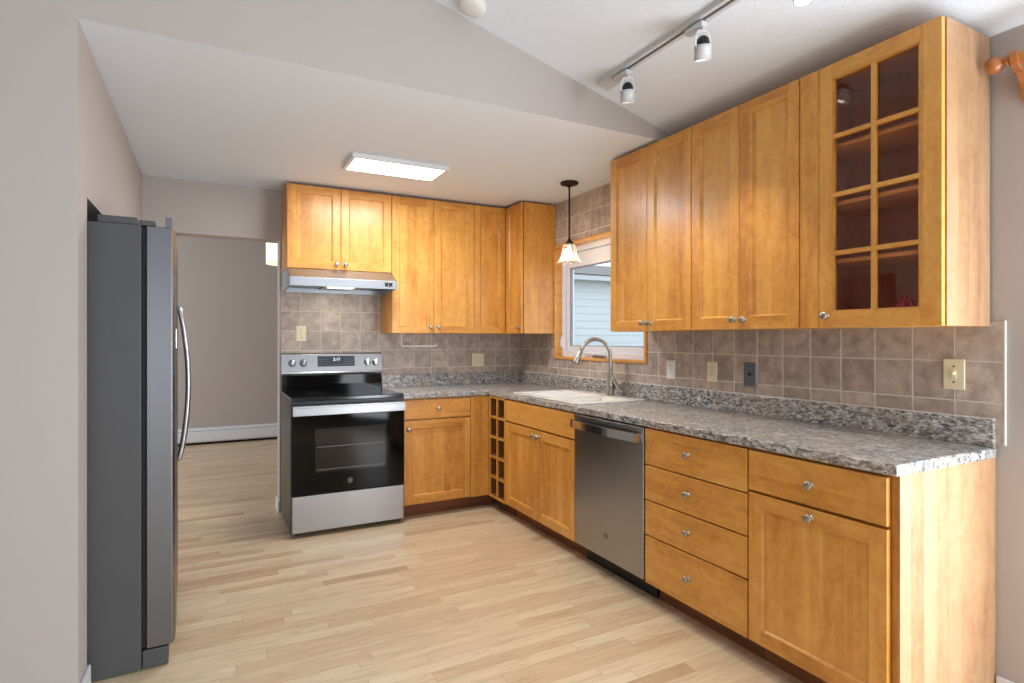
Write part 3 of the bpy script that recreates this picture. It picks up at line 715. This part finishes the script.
# backguard: black riser then slanted stainless panel
m = MB(); m.box(sx0+0.006, sx1-0.006, -0.072, -0.012, 0.90, 1.035, 'glass_black'); m.build('backguard_riser', st, bevel=0.003)
prof = [(-0.012, 1.03), (-0.088, 1.035), (-0.094, 1.052), (-0.086, 1.062), (-0.062, 1.193), (-0.05, 1.202), (-0.012, 1.202)]
m = MB().prism(prof, lambda p, t: (t, p[0], p[1]), sx0+0.001, sx1-0.001, 'steel'); bgd = m.build('control_panel', st, bevel=0.002)
pa, pb = Vector((0, -0.086, 1.062)), Vector((0, -0.062, 1.193)); slope = (pb-pa).normalized(); nrm = Vector((0, -slope.z, slope.y)).normalized()
def onp(x, t, off=0.0): return Vector((x, 0, 0))+pa+slope*(pb-pa).length*t+nrm*off
m = MB(); q = [onp(-1.815, 0.28, 0.0008), onp(-1.535, 0.28, 0.0008), onp(-1.535, 0.88, 0.0008), onp(-1.815, 0.88, 0.0008)]; q2 = [v-nrm*0.002 for v in q]
i_ = m.mi('display'); A = [m.bm.verts.new(v) for v in q]; B = [m.bm.verts.new(v) for v in q2]
m.bm.faces.new(A); m.bm.faces.new(B[::-1])
for k in range(4): m.bm.faces.new((A[k], A[(k+1) % 4], B[(k+1) % 4], B[k]))
disp = m.build('display', bgd)
def slant_text(parent, s_, x, t_, size, mat, name):
    cu = bpy.data.curves.new(name, 'FONT'); cu.body = s_; cu.size = size; cu.align_x = 'CENTER'; cu.align_y = 'CENTER'; cu.extrude = 0.0002
    tmp = bpy.data.objects.new(name, cu); COL.objects.link(tmp); dg = bpy.context.evaluated_depsgraph_get()
    me = bpy.data.meshes.new_from_object(tmp.evaluated_get(dg)); bpy.data.objects.remove(tmp); me.materials.clear(); me.materials.append(M[mat]); off = wloc(parent)
    for v in me.vertices:
        a, b, c_ = v.co; v.co = onp(x, t_, 0.0012)+Vector((a, 0, 0))+slope*b+nrm*c_-off
    ob = bpy.data.objects.new(name, me); COL.objects.link(ob); ob.parent = parent
slant_text(disp, '2:17', -1.672, 0.68, 0.032, 'digit', 'clock_digits')
m = MB()
for gx in (-1.797, -1.771, -1.745, -1.605, -1.580, -1.555):
    for gt_ in (0.42, 0.56, 0.70):
        p = onp(gx, gt_, 0.0012); m.box(p.x-0.007, p.x+0.007, p.y-0.0002, p.y+0.0002, p.z-0.0015, p.z+0.0015, 'plate_gray')
for gx in (-1.72, -1.69, -1.66, -1.63):
    p = onp(gx, 0.38, 0.0012); m.box(p.x-0.006, p.x+0.006, p.y-0.0002, p.y+0.0002, p.z-0.0015, p.z+0.0015, 'plate_gray')
m.build('touch_keys', disp)
for x in (-1.998, -1.918, -1.437, -1.371):
    o_ = onp(x, 0.5, 0.0)
    k_ = MB().lathe([(0, 0), (0.027, 0), (0.027, 0.004), (0.0235, 0.006), (0.022, 0.022), (0.019, 0.025), (0, 0.026)], 'steel', o_, nrm, 24)
    p = onp(x, 0.5, 0.028); k_.box(p.x-0.004, p.x+0.004, p.y-0.004, p.y+0.008, p.z-0.021, p.z+0.021, 'chrome'); k_.build('control_knob', bgd)

# ------------------------------------------------------------ range hood
hd = thing('range_hood', 'slim stainless under-cabinet range hood above the stove', 'range hood', (-1.685, -0.2, 1.66))
hx0, hx1 = -2.062, -1.3105
prof = [(-0.0095, 1.812), (-0.335, 1.812), (-0.462, 1.744), (-0.480, 1.738), (-0.480, 1.680), (-0.470, 1.672), (-0.0095, 1.664), (-0.0095, 1.672), (-0.045, 1.676), (-0.060, 1.705), (-0.420, 1.712), (-0.458, 1.684), (-0.466, 1.684), (-0.466, 1.728), (-0.335, 1.790), (-0.0095, 1.790)]
m = MB(); fn = lambda p, t: (t, p[0], p[1])
outer = [(-0.0095, 1.812), (-0.335, 1.812), (-0.462, 1.746), (-0.480, 1.738), (-0.480, 1.678), (-0.0095, 1.664)]
m.prism(outer, fn, hx0, hx0+0.012, 'hood_steel'); m.prism(outer, fn, hx1-0.012, hx1, 'hood_steel')
m.prism([(-0.0095, 1.812), (-0.335, 1.812), (-0.462, 1.746), (-0.480, 1.738), (-0.480, 1.678), (-0.468, 1.678), (-0.468, 1.730), (-0.332, 1.800), (-0.0095, 1.800)], fn, hx0+0.012, hx1-0.012, 'hood_steel')
m.box(hx0+0.012, hx1-0.012, -0.030, -0.0095, 1.664, 1.70, 'hood_steel'); m.build('canopy', hd, bevel=0.0015)
m = MB(); m.box(hx0+0.014, -1.80, -0.440, -0.032, 1.700, 1.706, 'plate_gray'); m.box(-1.60, hx1-0.014, -0.440, -0.032, 1.700, 1.706, 'plate_gray'); m.build('filter_panel', hd)
m = MB(); m.box(-1.80, -1.60, -0.440, -0.032, 1.690, 1.70, 'hood_steel'); m.build('centre_housing', hd)
m = MB(); m.box(-1.79, -1.61, -0.43, -0.33, 1.678, 1.690, 'hood_glow'); m.build('lamp_lens', hd, bevel=0.003)
m = MB(); m.box(-1.415, -1.335, -0.4815, -0.4795, 1.690, 1.728, 'chrome')
m.build('switch_plate', hd); m = MB(); m.box(-1.405, -1.380, -0.4850, -0.4816, 1.695, 1.723, 'black'); m.box(-1.373, -1.348, -0.4850, -0.4816, 1.695, 1.723, 'black'); m.build('rocker_switch', hd, bevel=0.001)

hl = area_light('hood_lamp_light', (-1.70, -0.36, 1.672), (0, 0, 0), 0.16, 0.07, 1.6, (1, 0.93, 0.82))

# ------------------------------------------------------------ sink and faucet
sk = thing('sink', 'white drop-in double-bowl kitchen sink', 'sink', (-0.33, -1.38, CT1))
m = MB(); RZ = CT1+0.011
sxs = [SX0, SX0+0.045, SX1-0.115, SX1]; sys_ = [SY0, SY0+0.04, -1.50, -1.46, SY1-0.04, SY1]
m.grid(sxs, sys_, lambda a, b: not (a == 1 and b in (1, 3)), CT1+0.0003, RZ, 'sink'); m.build('rim', sk, bevel=0.005, seg=3)
def bowl(y0, y1, depth):
    b = MB(); x0, x1 = sxs[1], sxs[2]; z = CT1+0.002; d = z-depth
    def ring(x0, x1, y0, y1, z, r=0.04, n=5):
        pts = []
        for cx, cy, s0 in ((x1-r, y1-r, 0), (x0+r, y1-r, 1), (x0+r, y0+r, 2), (x1-r, y0+r, 3)):
            for k in range(n+1):
                a = (s0+k/n)*PI/2; pts.append((cx+r*math.cos(a), cy+r*math.sin(a), z))
        return pts
    e = 0.003
    rs = [ring(x0-e, x1+e, y0-e, y1+e, z, 0.008), ring(x0, x1, y0, y1, z, 0.02), ring(x0+0.01, x1-0.01, y0+0.01, y1-0.01, d+0.03, 0.04), ring(x0+0.03, x1-0.03, y0+0.03, y1-0.03, d, 0.04)]
    V = [[b.bm.verts.new(p) for p in r_] for r_ in rs]; b.mi('sink')
    for A, B in zip(V, V[1:]):
        for k in range(len(A)):
            f = b.bm.faces.new((A[k], A[(k+1) % len(A)], B[(k+1) % len(B)], B[k])); f.smooth = True
    b.bm.faces.new(V[-1]); ob = b.build('bowl', sk, recalc=False)
    s2 = ob.modifiers.new('thickness', 'SOLIDIFY'); s2.thickness = 0.004; s2.offset = -1
    MB().lathe([(0, 0.001), (0.035, 0.001), (0.04, 0.004), (0.043, 0.0)], 'steel', ((x0+x1)/2, (y0+y1)/2, d), (0, 0, 1)).build('drain', ob)
bowl(-1.46, SY1-0.04, 0.19); bowl(SY0+0.04, -1.50, 0.15)
fc = thing('faucet', 'brushed nickel gooseneck pull-down faucet behind the sink', 'faucet', (-0.115, -1.485, RZ))
bx_, by_ = -0.115, -1.485
m = MB().lathe([(0, 0), (0.029, 0), (0.029, 0.006), (0.0255, 0.012), (0.0245, 0.095), (0.0235, 0.115), (0.0175, 0.145), (0.0145, 0.165)], 'nickel', (bx_, by_, RZ), (0, 0, 1), 24); m.build('body', fc)
pts = [(bx_, by_, RZ+0.10), (bx_, by_, RZ+0.20), (bx_, by_, RZ+0.265)]
R = 0.106; zc = RZ+0.278
for k in range(1, 17):
    a = PI*k/16*0.93; pts.append((bx_-R+R*math.cos(a), by_+0.05*(k/16), zc+R*math.sin(a)))
MB().tube(pts, 0.0138, 'nickel', seg=16).build('gooseneck_spout', fc)
p = Vector(pts[-1]); dr = (p-Vector(pts[-2])).normalized(); dr = Vector((dr.x-0.12, dr.y, dr.z)).normalized()
hd_ = MB().lathe([(0.0128, -0.004), (0.0155, 0.0), (0.0155, 0.012), (0.0165, 0.016), (0.0215, 0.075), (0.0225, 0.095), (0.018, 0.1), (0, 0.1)], 'nickel', p, dr, 20); hd_.build('spray_head', fc)
lv = MB(); lv.tube([(bx_, by_-0.015, RZ+0.135), (bx_+0.006, by_-0.040, RZ+0.095), (bx_+0.010, by_-0.075, RZ+0.060), (bx_+0.012, by_-0.120, RZ+0.028)], [0.010, 0.015, 0.015, 0.012], 'nickel', seg=12, sx=0.7, sy=1.2)
lv.tube([(bx_, by_-0.018, RZ+0.055), (bx_, by_-0.040, RZ+0.055)], 0.016, 'nickel', seg=16); lv.build('lever_handle', fc)

# ------------------------------------------------------------ fridge
fy0, fy1 = -1.984, -1.080; fx0 = -3.34
fg = thing('refrigerator', 'side-by-side stainless refrigerator with dark grey side, in the wall recess', 'refrigerator', (-3.15, -1.53, 0))
m = MB(); m.box(fx0, -2.782, fy0, fy1, 0.008, 1.757, 'fridge_side')
for x in (fx0+0.05, -2.86):
    for y in (fy0+0.04, fy1-0.09): m.box(x, x+0.05, y, y+0.05, 0, 0.008, 'black')
m.build('cabinet_body', fg, bevel=0.003)
m = MB(); m.box(-2.781, -2.765, fy0+0.006, fy1-0.006, 0.09, 1.750, 'blackgap'); m.build('door_gasket', fg)
m = MB(); m.box(-2.779, -2.690, fy0+0.004, fy1-0.004, 0.006, 0.078, 'fridge_side'); m.build('base_grille', fg, bevel=0.004)
ym = -1.515
def fdoor(y0, y1):
    n = 12; poly = [(-2.764, y0), (-2.764, y1)]
    for k in range(n+1):
        u = 1-k/n; y = y0+(y1-y0)*u; bulge = 0.004*(1-(2*u-1)**2); edge = 0.008 if k in (0, n) else 0.0
        poly.append((-2.669+bulge-edge, y))
    return poly
for k, (y0, y1) in enumerate(((fy0, ym-0.003), (ym+0.003, fy1))):
    m = MB().prism(fdoor(y0, y1), lambda p, t: (p[0], p[1], t), 0.086, 1.755, 'steel_v')
    m.box(-2.700, -2.676, y0+0.004, y1-0.004, 1.7551, 1.797, 'steel_v')
    d = m.build('door', fg, bevel=0.002)
    hy = y1-0.035 if k == 0 else y0+0.035
    pts = [(-2.674, hy, 1.46)]
    for j in range(15):
        u = j/14; pts.append((-2.655+0.036*math.sin(PI*u)**0.8, hy, 1.45-0.70*u))
    pts.append((-2.674, hy, 0.74))
    MB().tube(pts, 0.013, 'steel', seg=12, sx=0.9, sy=1.2).build('handle', d)
    if k == 0:
        m = MB(); m.box(-2.6685, -2.6655, y0+0.07, y1-0.09, 1.02, 1.36, 'black'); m.box(-2.6654, -2.6630, y0+0.075, y1-0.095, 1.27, 1.35, 'chrome'); m.build('dispenser_panel', d, bevel=0.002)
m = MB(); m.box(-2.925, -2.795, fy0+0.01, fy0+0.07, 1.7575, 1.787, 'fridge_side'); m.box(-2.790, -2.735, fy0+0.012, fy0+0.06, 1.7575, 1.779, 'fridge_side'); m.build('hinge_cover', fg, bevel=0.004)
m = MB(); m.box(-2.925, -2.795, fy1-0.07, fy1-0.01, 1.7575, 1.787, 'fridge_side'); m.build('hinge_cover', fg, bevel=0.004)

# the fridge stands turned a little in its recess
th = math.radians(1.9); piv = Vector((-2.70, fy0, 0)); q_ = Matrix.Rotation(th, 3, 'Z')
fg.location = piv + q_ @ (fg.location - piv) + Vector((0, 0.004, 0)); fg.rotation_euler = (0, 0, th)

# ------------------------------------------------------------ outlets and plates
def plate(label, o, a, z, w_, h_, mat, kind, group=None):
    n0 = 0.0087
    r = thing('wall_plate' if kind in ('jack', 'switch') else 'wall_outlet', label, 'outlet' if kind not in ('jack', 'switch') else 'wall plate', P(o, a, n0, z), group)
    m = MB(); bx(m, o, a-w_/2, a+w_/2, n0, n0+0.006, z-h_/2, z+h_/2, mat); m.build('plate', r, bevel=0.003)
    cols = [a] if kind != 'double' else [a-0.023, a+0.023]
    for c_ in cols:
        if kind in ('duplex', 'double'):
            m = MB()
            for dz in (-0.02, 0.02): bx(m, o, c_-0.0165, c_+0.0165, n0+0.006, n0+0.008, z+dz-0.014, z+dz+0.014, mat)
            m.build('socket', r, bevel=0.002)
            m = MB()
            for dz in (-0.02, 0.02):
                for da in (-0.006, 0.006): bx(m, o, c_+da-0.0012, c_+da+0.0012, n0+0.008, n0+0.0083, z+dz-0.001, z+dz+0.008, 'slot')
            bx(m, o, c_-0.002, c_+0.002, n0+0.006, n0+0.0068, z-0.002, z+0.002, 'slot'); m.build('socket_slot', r)
        elif kind == 'switch':
            m = MB(); bx(m, o, c_-0.008, c_+0.008, n0+0.006, n0+0.009, z-0.016, z+0.016, mat); bx(m, o, c_-0.004, c_+0.004, n0+0.009, n0+0.018, z-0.002, z+0.010, mat); m.build('toggle', r, bevel=0.001)
            for dz in (-0.03, 0.03):
                m = MB(); bx(m, o, c_-0.003, c_+0.003, n0+0.006, n0+0.0068, z+dz-0.003, z+dz+0.003, 'slot'); m.build('screw', r)
        else:
            m = MB().lathe([(0, 0), (0.010, 0), (0.010, 0.004), (0.006, 0.005), (0, 0.005)], 'black', P(o, a, n0+0.006, z), P(o, 0, 1, 0), 16); m.build('jack_socket', r)
            for dz in (-0.042, 0.042):
                m = MB(); bx(m, o, c_-0.003, c_+0.003, n0+0.006, n0+0.0068, z+dz-0.003, z+dz+0.003, 'slot'); m.build('screw', r)
plate('white duplex outlet on the tile just right of the window', 'R', -1.960, 1.120, 0.073, 0.115, 'plate_white', 'duplex')
plate('almond duplex outlet on the tile between white outlet and grey plate', 'R', -2.290, 1.122, 0.073, 0.115, 'almond', 'duplex')
plate('grey metal plate with round jack on the tile', 'R', -2.550, 1.122, 0.078, 0.125, 'plate_gray', 'jack')
plate('almond switch plate on the tile below the glass-door cabinet', 'R', -3.494, 1.174, 0.073, 0.117, 'almond', 'switch')
plate('almond switch plate on the tile above the stove', 'B', -1.925, 1.352, 0.073, 0.117, 'almond', 'switch')
plate('almond double-gang outlet on back wall near the corner', 'B', -0.444, 1.125, 0.116, 0.115, 'almond', 'double')

# ------------------------------------------------------------ towel holder
m = MB().tube([(-1.188, -0.17, UB-0.0005), (-1.188, -0.17, 1.262), (-1.183, -0.17, 1.256), (-1.176, -0.17, 1.253), (-0.905, -0.17, 1.253), (-0.895, -0.17, 1.256), (-0.890, -0.17, 1.262), (-0.890, -0.17, 1.272)], 0.0085, 'plate_white', seg=12)
m.box(-1.215, -1.160, -0.19, -0.15, UB-0.003, UB-0.0002, 'plate_white')
tag(m.build('towel_holder', origin=(-1.188, -0.17, UB)), 'white L-shaped paper towel holder hanging under the back wall cabinet', 'towel holder')

# ------------------------------------------------------------ lights
# ceiling LED panel
cp = thing('ceiling_light', 'flat rectangular white LED ceiling panel light', 'ceiling light', (-1.495, -1.01, ZC))
lx0, lx1, ly0, ly1 = -1.785, -1.165, -1.160, -0.850
m = MB(); zb = ZC-0.028
m.box(lx0, lx1, ly0, ly0+0.022, zb, ZC-0.0005, 'white'); m.box(lx0, lx1, ly1-0.022, ly1, zb, ZC-0.0005, 'white'); m.box(lx0, lx0+0.022, ly0+0.022, ly1-0.022, zb, ZC-0.0005, 'white'); m.box(lx1-0.022, lx1, ly0+0.022, ly1-0.022, zb, ZC-0.0005, 'white')
m.build('frame', cp, bevel=0.002)
m = MB(); m.box(lx0+0.022, lx1-0.022, ly0+0.022, ly1-0.022, zb+0.002, zb+0.006, 'panel_glow'); m.build('diffuser', cp)
area_light('ceiling_panel_light', (-1.495, -1.005, zb-0.004), (0, 0, 0), 0.56, 0.26, 21, (0.97, 0.98, 1.0)).parent = None
# pendant
px_, py_ = -0.262, -1.20
pd = thing('pendant_light', 'bronze pendant light with clear bell glass shade over the sink', 'pendant light', (px_, py_, ZC))
MB().lathe([(0, 0), (0.064, 0), (0.066, -0.006), (0.060, -0.017), (0.030, -0.022), (0.012, -0.034), (0, -0.035)], 'bronze', (px_, py_, ZC), (0, 0, 1), 28).build('canopy', pd)
MB().tube([(px_, py_, ZC-0.03), (px_, py_, 2.02)], 0.0065, 'bronze', seg=12).build('rod', pd)
MB().lathe([(0, 0.042), (0.012, 0.040), (0.014, 0.028), (0.026, 0.020), (0.030, 0.008), (0.027, 0.0), (0, 0)], 'bronze', (px_, py_, 1.985), (0, 0, 1), 24).build('socket_cup', pd)
sh = MB(); seg = 48
prof = [(0.028, 0.135), (0.041, 0.129), (0.050, 0.114), (0.053, 0.090), (0.055, 0.064), (0.062, 0.040), (0.075, 0.018), (0.088, 0.004)]
V = []
for ri, (r_, h_) in enumerate(prof):
    k_ = ri/(len(prof)-1)
    V.append([sh.bm.verts.new((px_+(r_+0.003*k_*math.cos(a*8))*math.cos(a), py_+(r_+0.003*k_*math.cos(a*8))*math.sin(a), 1.855+h_)) for a in [2*PI*j/seg for j in range(seg)]])
sh.mi('shade_glass')
for A, B in zip(V, V[1:]):
    for j in range(seg):
        f = sh.bm.faces.new((A[j], A[(j+1) % seg], B[(j+1) % seg], B[j])); f.smooth = True
so = sh.build('glass_shade', pd); md = so.modifiers.new('thickness', 'SOLIDIFY'); md.thickness = 0.0025
MB().lathe([(0.011, 0.11), (0.012, 0.085), (0.018, 0.066), (0.023, 0.048), (0.019, 0.030), (0.009, 0.022), (0, 0.020)], 'bulb_glow', (px_, py_, 1.868), (0, 0, 1), 20).build('bulb', pd)
pl = bpy.data.lights.new('pendant_bulb_light', 'POINT'); pl.energy = 2.2; pl.color = (1.0, 0.82, 0.6); pl.shadow_soft_size = 0.03
plo = bpy.data.objects.new('pendant_bulb_light', pl); plo.location = (px_, py_, 1.85); COL.objects.link(plo)
# track rail on the sloping ceiling
TX = -0.772; TZ = vz(TX)
tr = thing('track_rail', 'white lighting track mounted along the sloping ceiling', 'light track', (TX, -3.2, TZ))
ca, sa_ = math.cos(math.atan(VM)), math.sin(math.atan(VM))
def vp(u, y, d):  # u across slope (towards -x), d below the ceiling
    return (TX-u*ca-d*sa_*0, y, TZ+u*sa_-d)
m = MB()
m.prism([(-0.021, 0), (0.021, 0), (0.021, 0.022), (0.007, 0.022), (0.007, 0.012), (-0.007, 0.012), (-0.007, 0.022), (-0.021, 0.022)], lambda p, t: vp(p[0], t, p[1]), -4.35, -2.375, 'track'); m.build('rail', tr)
m = MB(); m.prism([(-0.0055, 0.0125), (0.0055, 0.0125), (0.0055, 0.014), (-0.0055, 0.014)], lambda p, t: vp(p[0], t, p[1]), -4.34, -2.40, 'blackgap'); m.build('rail_slot', tr)
m = MB(); m.prism([(-0.045, 0), (0.03, 0), (0.03, 0.030), (-0.045, 0.030)], lambda p, t: vp(p[0], t, p[1]), -2.374, -2.268, 'track'); m.build('power_feed', tr, bevel=0.003)
def spot(label, y, tilt, power):
    c = Vector((TX, y, TZ-0.0285)); r = thing('track_spotlight', label, 'spotlight', c, 'spotlights on the ceiling track')
    m = MB(); m.box(c.x-0.017, c.x+0.017, y-0.010, y+0.085, c.z-0.022, c.z-0.0005, 'track'); m.lathe([(0, 0), (0.009, 0), (0.009, -0.016), (0, -0.016)], 'track', (c.x, y, c.z-0.022), (0, 0, 1), 12); m.build('track_adapter', r, bevel=0.002)
    hc = Vector((c.x, y, c.z-0.105)); ax = Vector(tilt).normalized()
    # yoke: bent flat strap
    side = Vector((1, 0, 0)); side = (side-ax*side.dot(ax)).normalized()
    top = Vector((c.x, y, c.z-0.038)); W = 0.039
    pth = [hc+side*W, hc+side*W+Vector((0, 0, 0.035)), top+side*0.024, top, top-side*0.024, hc-side*W+Vector((0, 0, 0.035)), hc-side*W]
    MB().tube(pth, 0.0045, 'track', seg=8, sx=0.5, sy=1.4).build('yoke', r)
    h = MB().lathe([(0.024, 0.012), (0.033, 0.006), (0.0335, 0), (0.0335, -0.048), (0.030, -0.048), (0.029, -0.01), (0.0245, 0.004)], 'track', hc, ax*1.0, 24)
    h.lathe([(0.0, 0), (0.006, 0), (0.006, 0.006), (0, 0.006)], 'nickel', hc+side*0.036, side, 12)
    h.lathe([(0.0, 0), (0.006, 0), (0.006, 0.006), (0, 0.006)], 'nickel', hc-side*0.036, -side, 12); h.build('lamp_holder', r)
    MB().lathe([(0.027, 0.007), (0.027, 0.018), (0.022, 0.033), (0.011, 0.043), (0, 0.045)], 'bulb_back', hc, ax, 20).build('bulb_back', r)
    MB().lathe([(0.0285, -0.036), (0.015, -0.039), (0, -0.040)], 'spot_glow', hc, ax, 20).build('lens', r)
    l = bpy.data.lights.new('track_lamp', 'SPOT'); l.energy = power; l.spot_size = math.radians(75); l.spot_blend = 0.7; l.color = (1, 0.9, 0.74); l.shadow_soft_size = 0.025
    lo = bpy.data.objects.new('track_lamp', l); lo.location = hc-ax*0.066; lo.rotation_euler = (-ax).to_track_quat('-Z', 'Y').to_euler(); COL.objects.link(lo)
spot('white track spotlight at the far end, beside the power feed', -2.48, (-0.20, -0.22, 1), 22)
spot('white track spotlight in the middle of the track, black bulb back showing', -2.955, (-0.20, -0.22, 1), 22)
spot('brightly lit track spotlight at the top edge, nearest the camera', -3.405, (0.12, 0.10, 1), 14)
# smoke detector
sd_ = Vector((-1.50, -2.290, vz(-1.50))); nv = Vector((-sa_, 0, -ca))
m = MB().lathe([(0, 0.0), (0.066, 0.0), (0.066, 0.012), (0.060, 0.026), (0.040, 0.034), (0, 0.036)], 'smoke', sd_, nv, 32)
s_o = m.build('smoke_detector', origin=sd_); tag(s_o, 'round white smoke detector on the sloping ceiling', 'smoke detector')
m = MB().lathe([(0, 0), (0.011, 0), (0.010, 0.003), (0, 0.003)], 'sensor', sd_+nv*0.0345+Vector((0.02, -0.02, 0)), nv, 16); m.build('sensor_vent', s_o)

# ------------------------------------------------------------ curtain rod end
rod = thing('curtain_rod', 'wooden curtain rod with ball finial and scroll bracket on right wall', 'curtain rod', (-0.085, -3.7, 2.28))
rx, rz = -0.085, 2.277
MB().tube([(rx, -3.700, rz), (rx, -6.0, rz)], 0.0165, 'rod_pale', seg=20).build('rod', rod)
MB().lathe([(0, 0.0), (0.012, 0.002), (0.024, 0.010), (0.030, 0.024), (0.030, 0.034), (0.024, 0.047), (0.012, 0.055), (0.009, 0.058), (0.018, 0.063), (0.022, 0.070), (0.0165, 0.076), (0, 0.077)], 'rod_wood', (rx, -3.624, rz), (0, -1, 0), 24).build('finial', rod)
def brk(yc):
    # scroll bracket cradling the rod, running back and down to the wall
    prof = [(-0.112, rz+0.012), (-0.104, rz+0.022), (-0.101, rz+0.004), (-0.085, rz-0.0175), (-0.069, rz+0.004), (-0.064, rz+0.020), (-0.052, rz+0.014), (-0.03, rz+0.02), (-0.0005, rz+0.03), (-0.0005, rz-0.135), (-0.012, rz-0.138), (-0.024, rz-0.125), (-0.030, rz-0.100), (-0.040, rz-0.072), (-0.060, rz-0.050), (-0.084, rz-0.040), (-0.103, rz-0.024), (-0.113, rz-0.005)]
    MB().prism(prof, lambda p, t: (p[0], t, p[1]), yc-0.012, yc+0.012, 'rod_wood').build('bracket', rod, bevel=0.003)
brk(-3.716); brk(-5.9)

# ------------------------------------------------------------ next room
ht = thing('baseboard_heater', 'long white baseboard heater along the wall beyond the doorway', 'heater', (-3.0, 3.46, 0.0))
m = MB(); m.prism([(3.499, 0.03), (3.499, 0.205), (3.470, 0.205), (3.436, 0.188), (3.436, 0.170), (3.432, 0.165), (3.432, 0.050), (3.445, 0.03)], lambda p, t: (t, p[0], p[1]), -5.6, -0.4, 'heater'); m.build('cover', ht, bevel=0.002)
m = MB(); m.box(-5.59, -0.41, 3.4340, 3.4365, 0.1685, 0.1725, 'sensor'); m.build('outlet_louvre', ht)
m = MB(); m.box(-5.6, -0.4, 3.455, 3.495, 0.002, 0.03, 'blackgap'); m.build('intake_gap', ht)
for x in (-4.0, -2.42, -1.2):
    m = MB(); m.box(x-0.012, x+0.012, 3.4295, 3.4322, 0.052, 0.165, 'heater'); m.build('joint_cover', ht)
dl = thing('drum_light', 'cream drum-shade pendant light glimpsed through the doorway', 'pendant light', (-1.845, 2.0, 2.78))
seg = 40; m = MB(); m.mi('drum_glow')
m.lathe([(0.17, 0.0), (0.17, 0.27)], 'drum_glow', (-1.845, 2.0, 2.118), (0, 0, 1), seg); m.lathe([(0.168, 0.006), (0, 0.006)], 'drum_glow', (-1.845, 2.0, 2.118), (0, 0, 1), seg); m.build('drum_shade', dl)
MB().lathe([(0.171, 0), (0.1725, 0.002), (0.171, 0.005)], 'nickel', (-1.845, 2.0, 2.118), (0, 0, 1), seg).build('shade_ring', dl)
MB().lathe([(0, 0), (0.06, 0), (0.06, -0.012), (0.008, -0.016), (0.008, -0.40), (0, -0.40)], 'nickel', (-1.845, 2.0, 2.7795), (0, 0, 1), 20).build('ceiling_mount', dl)
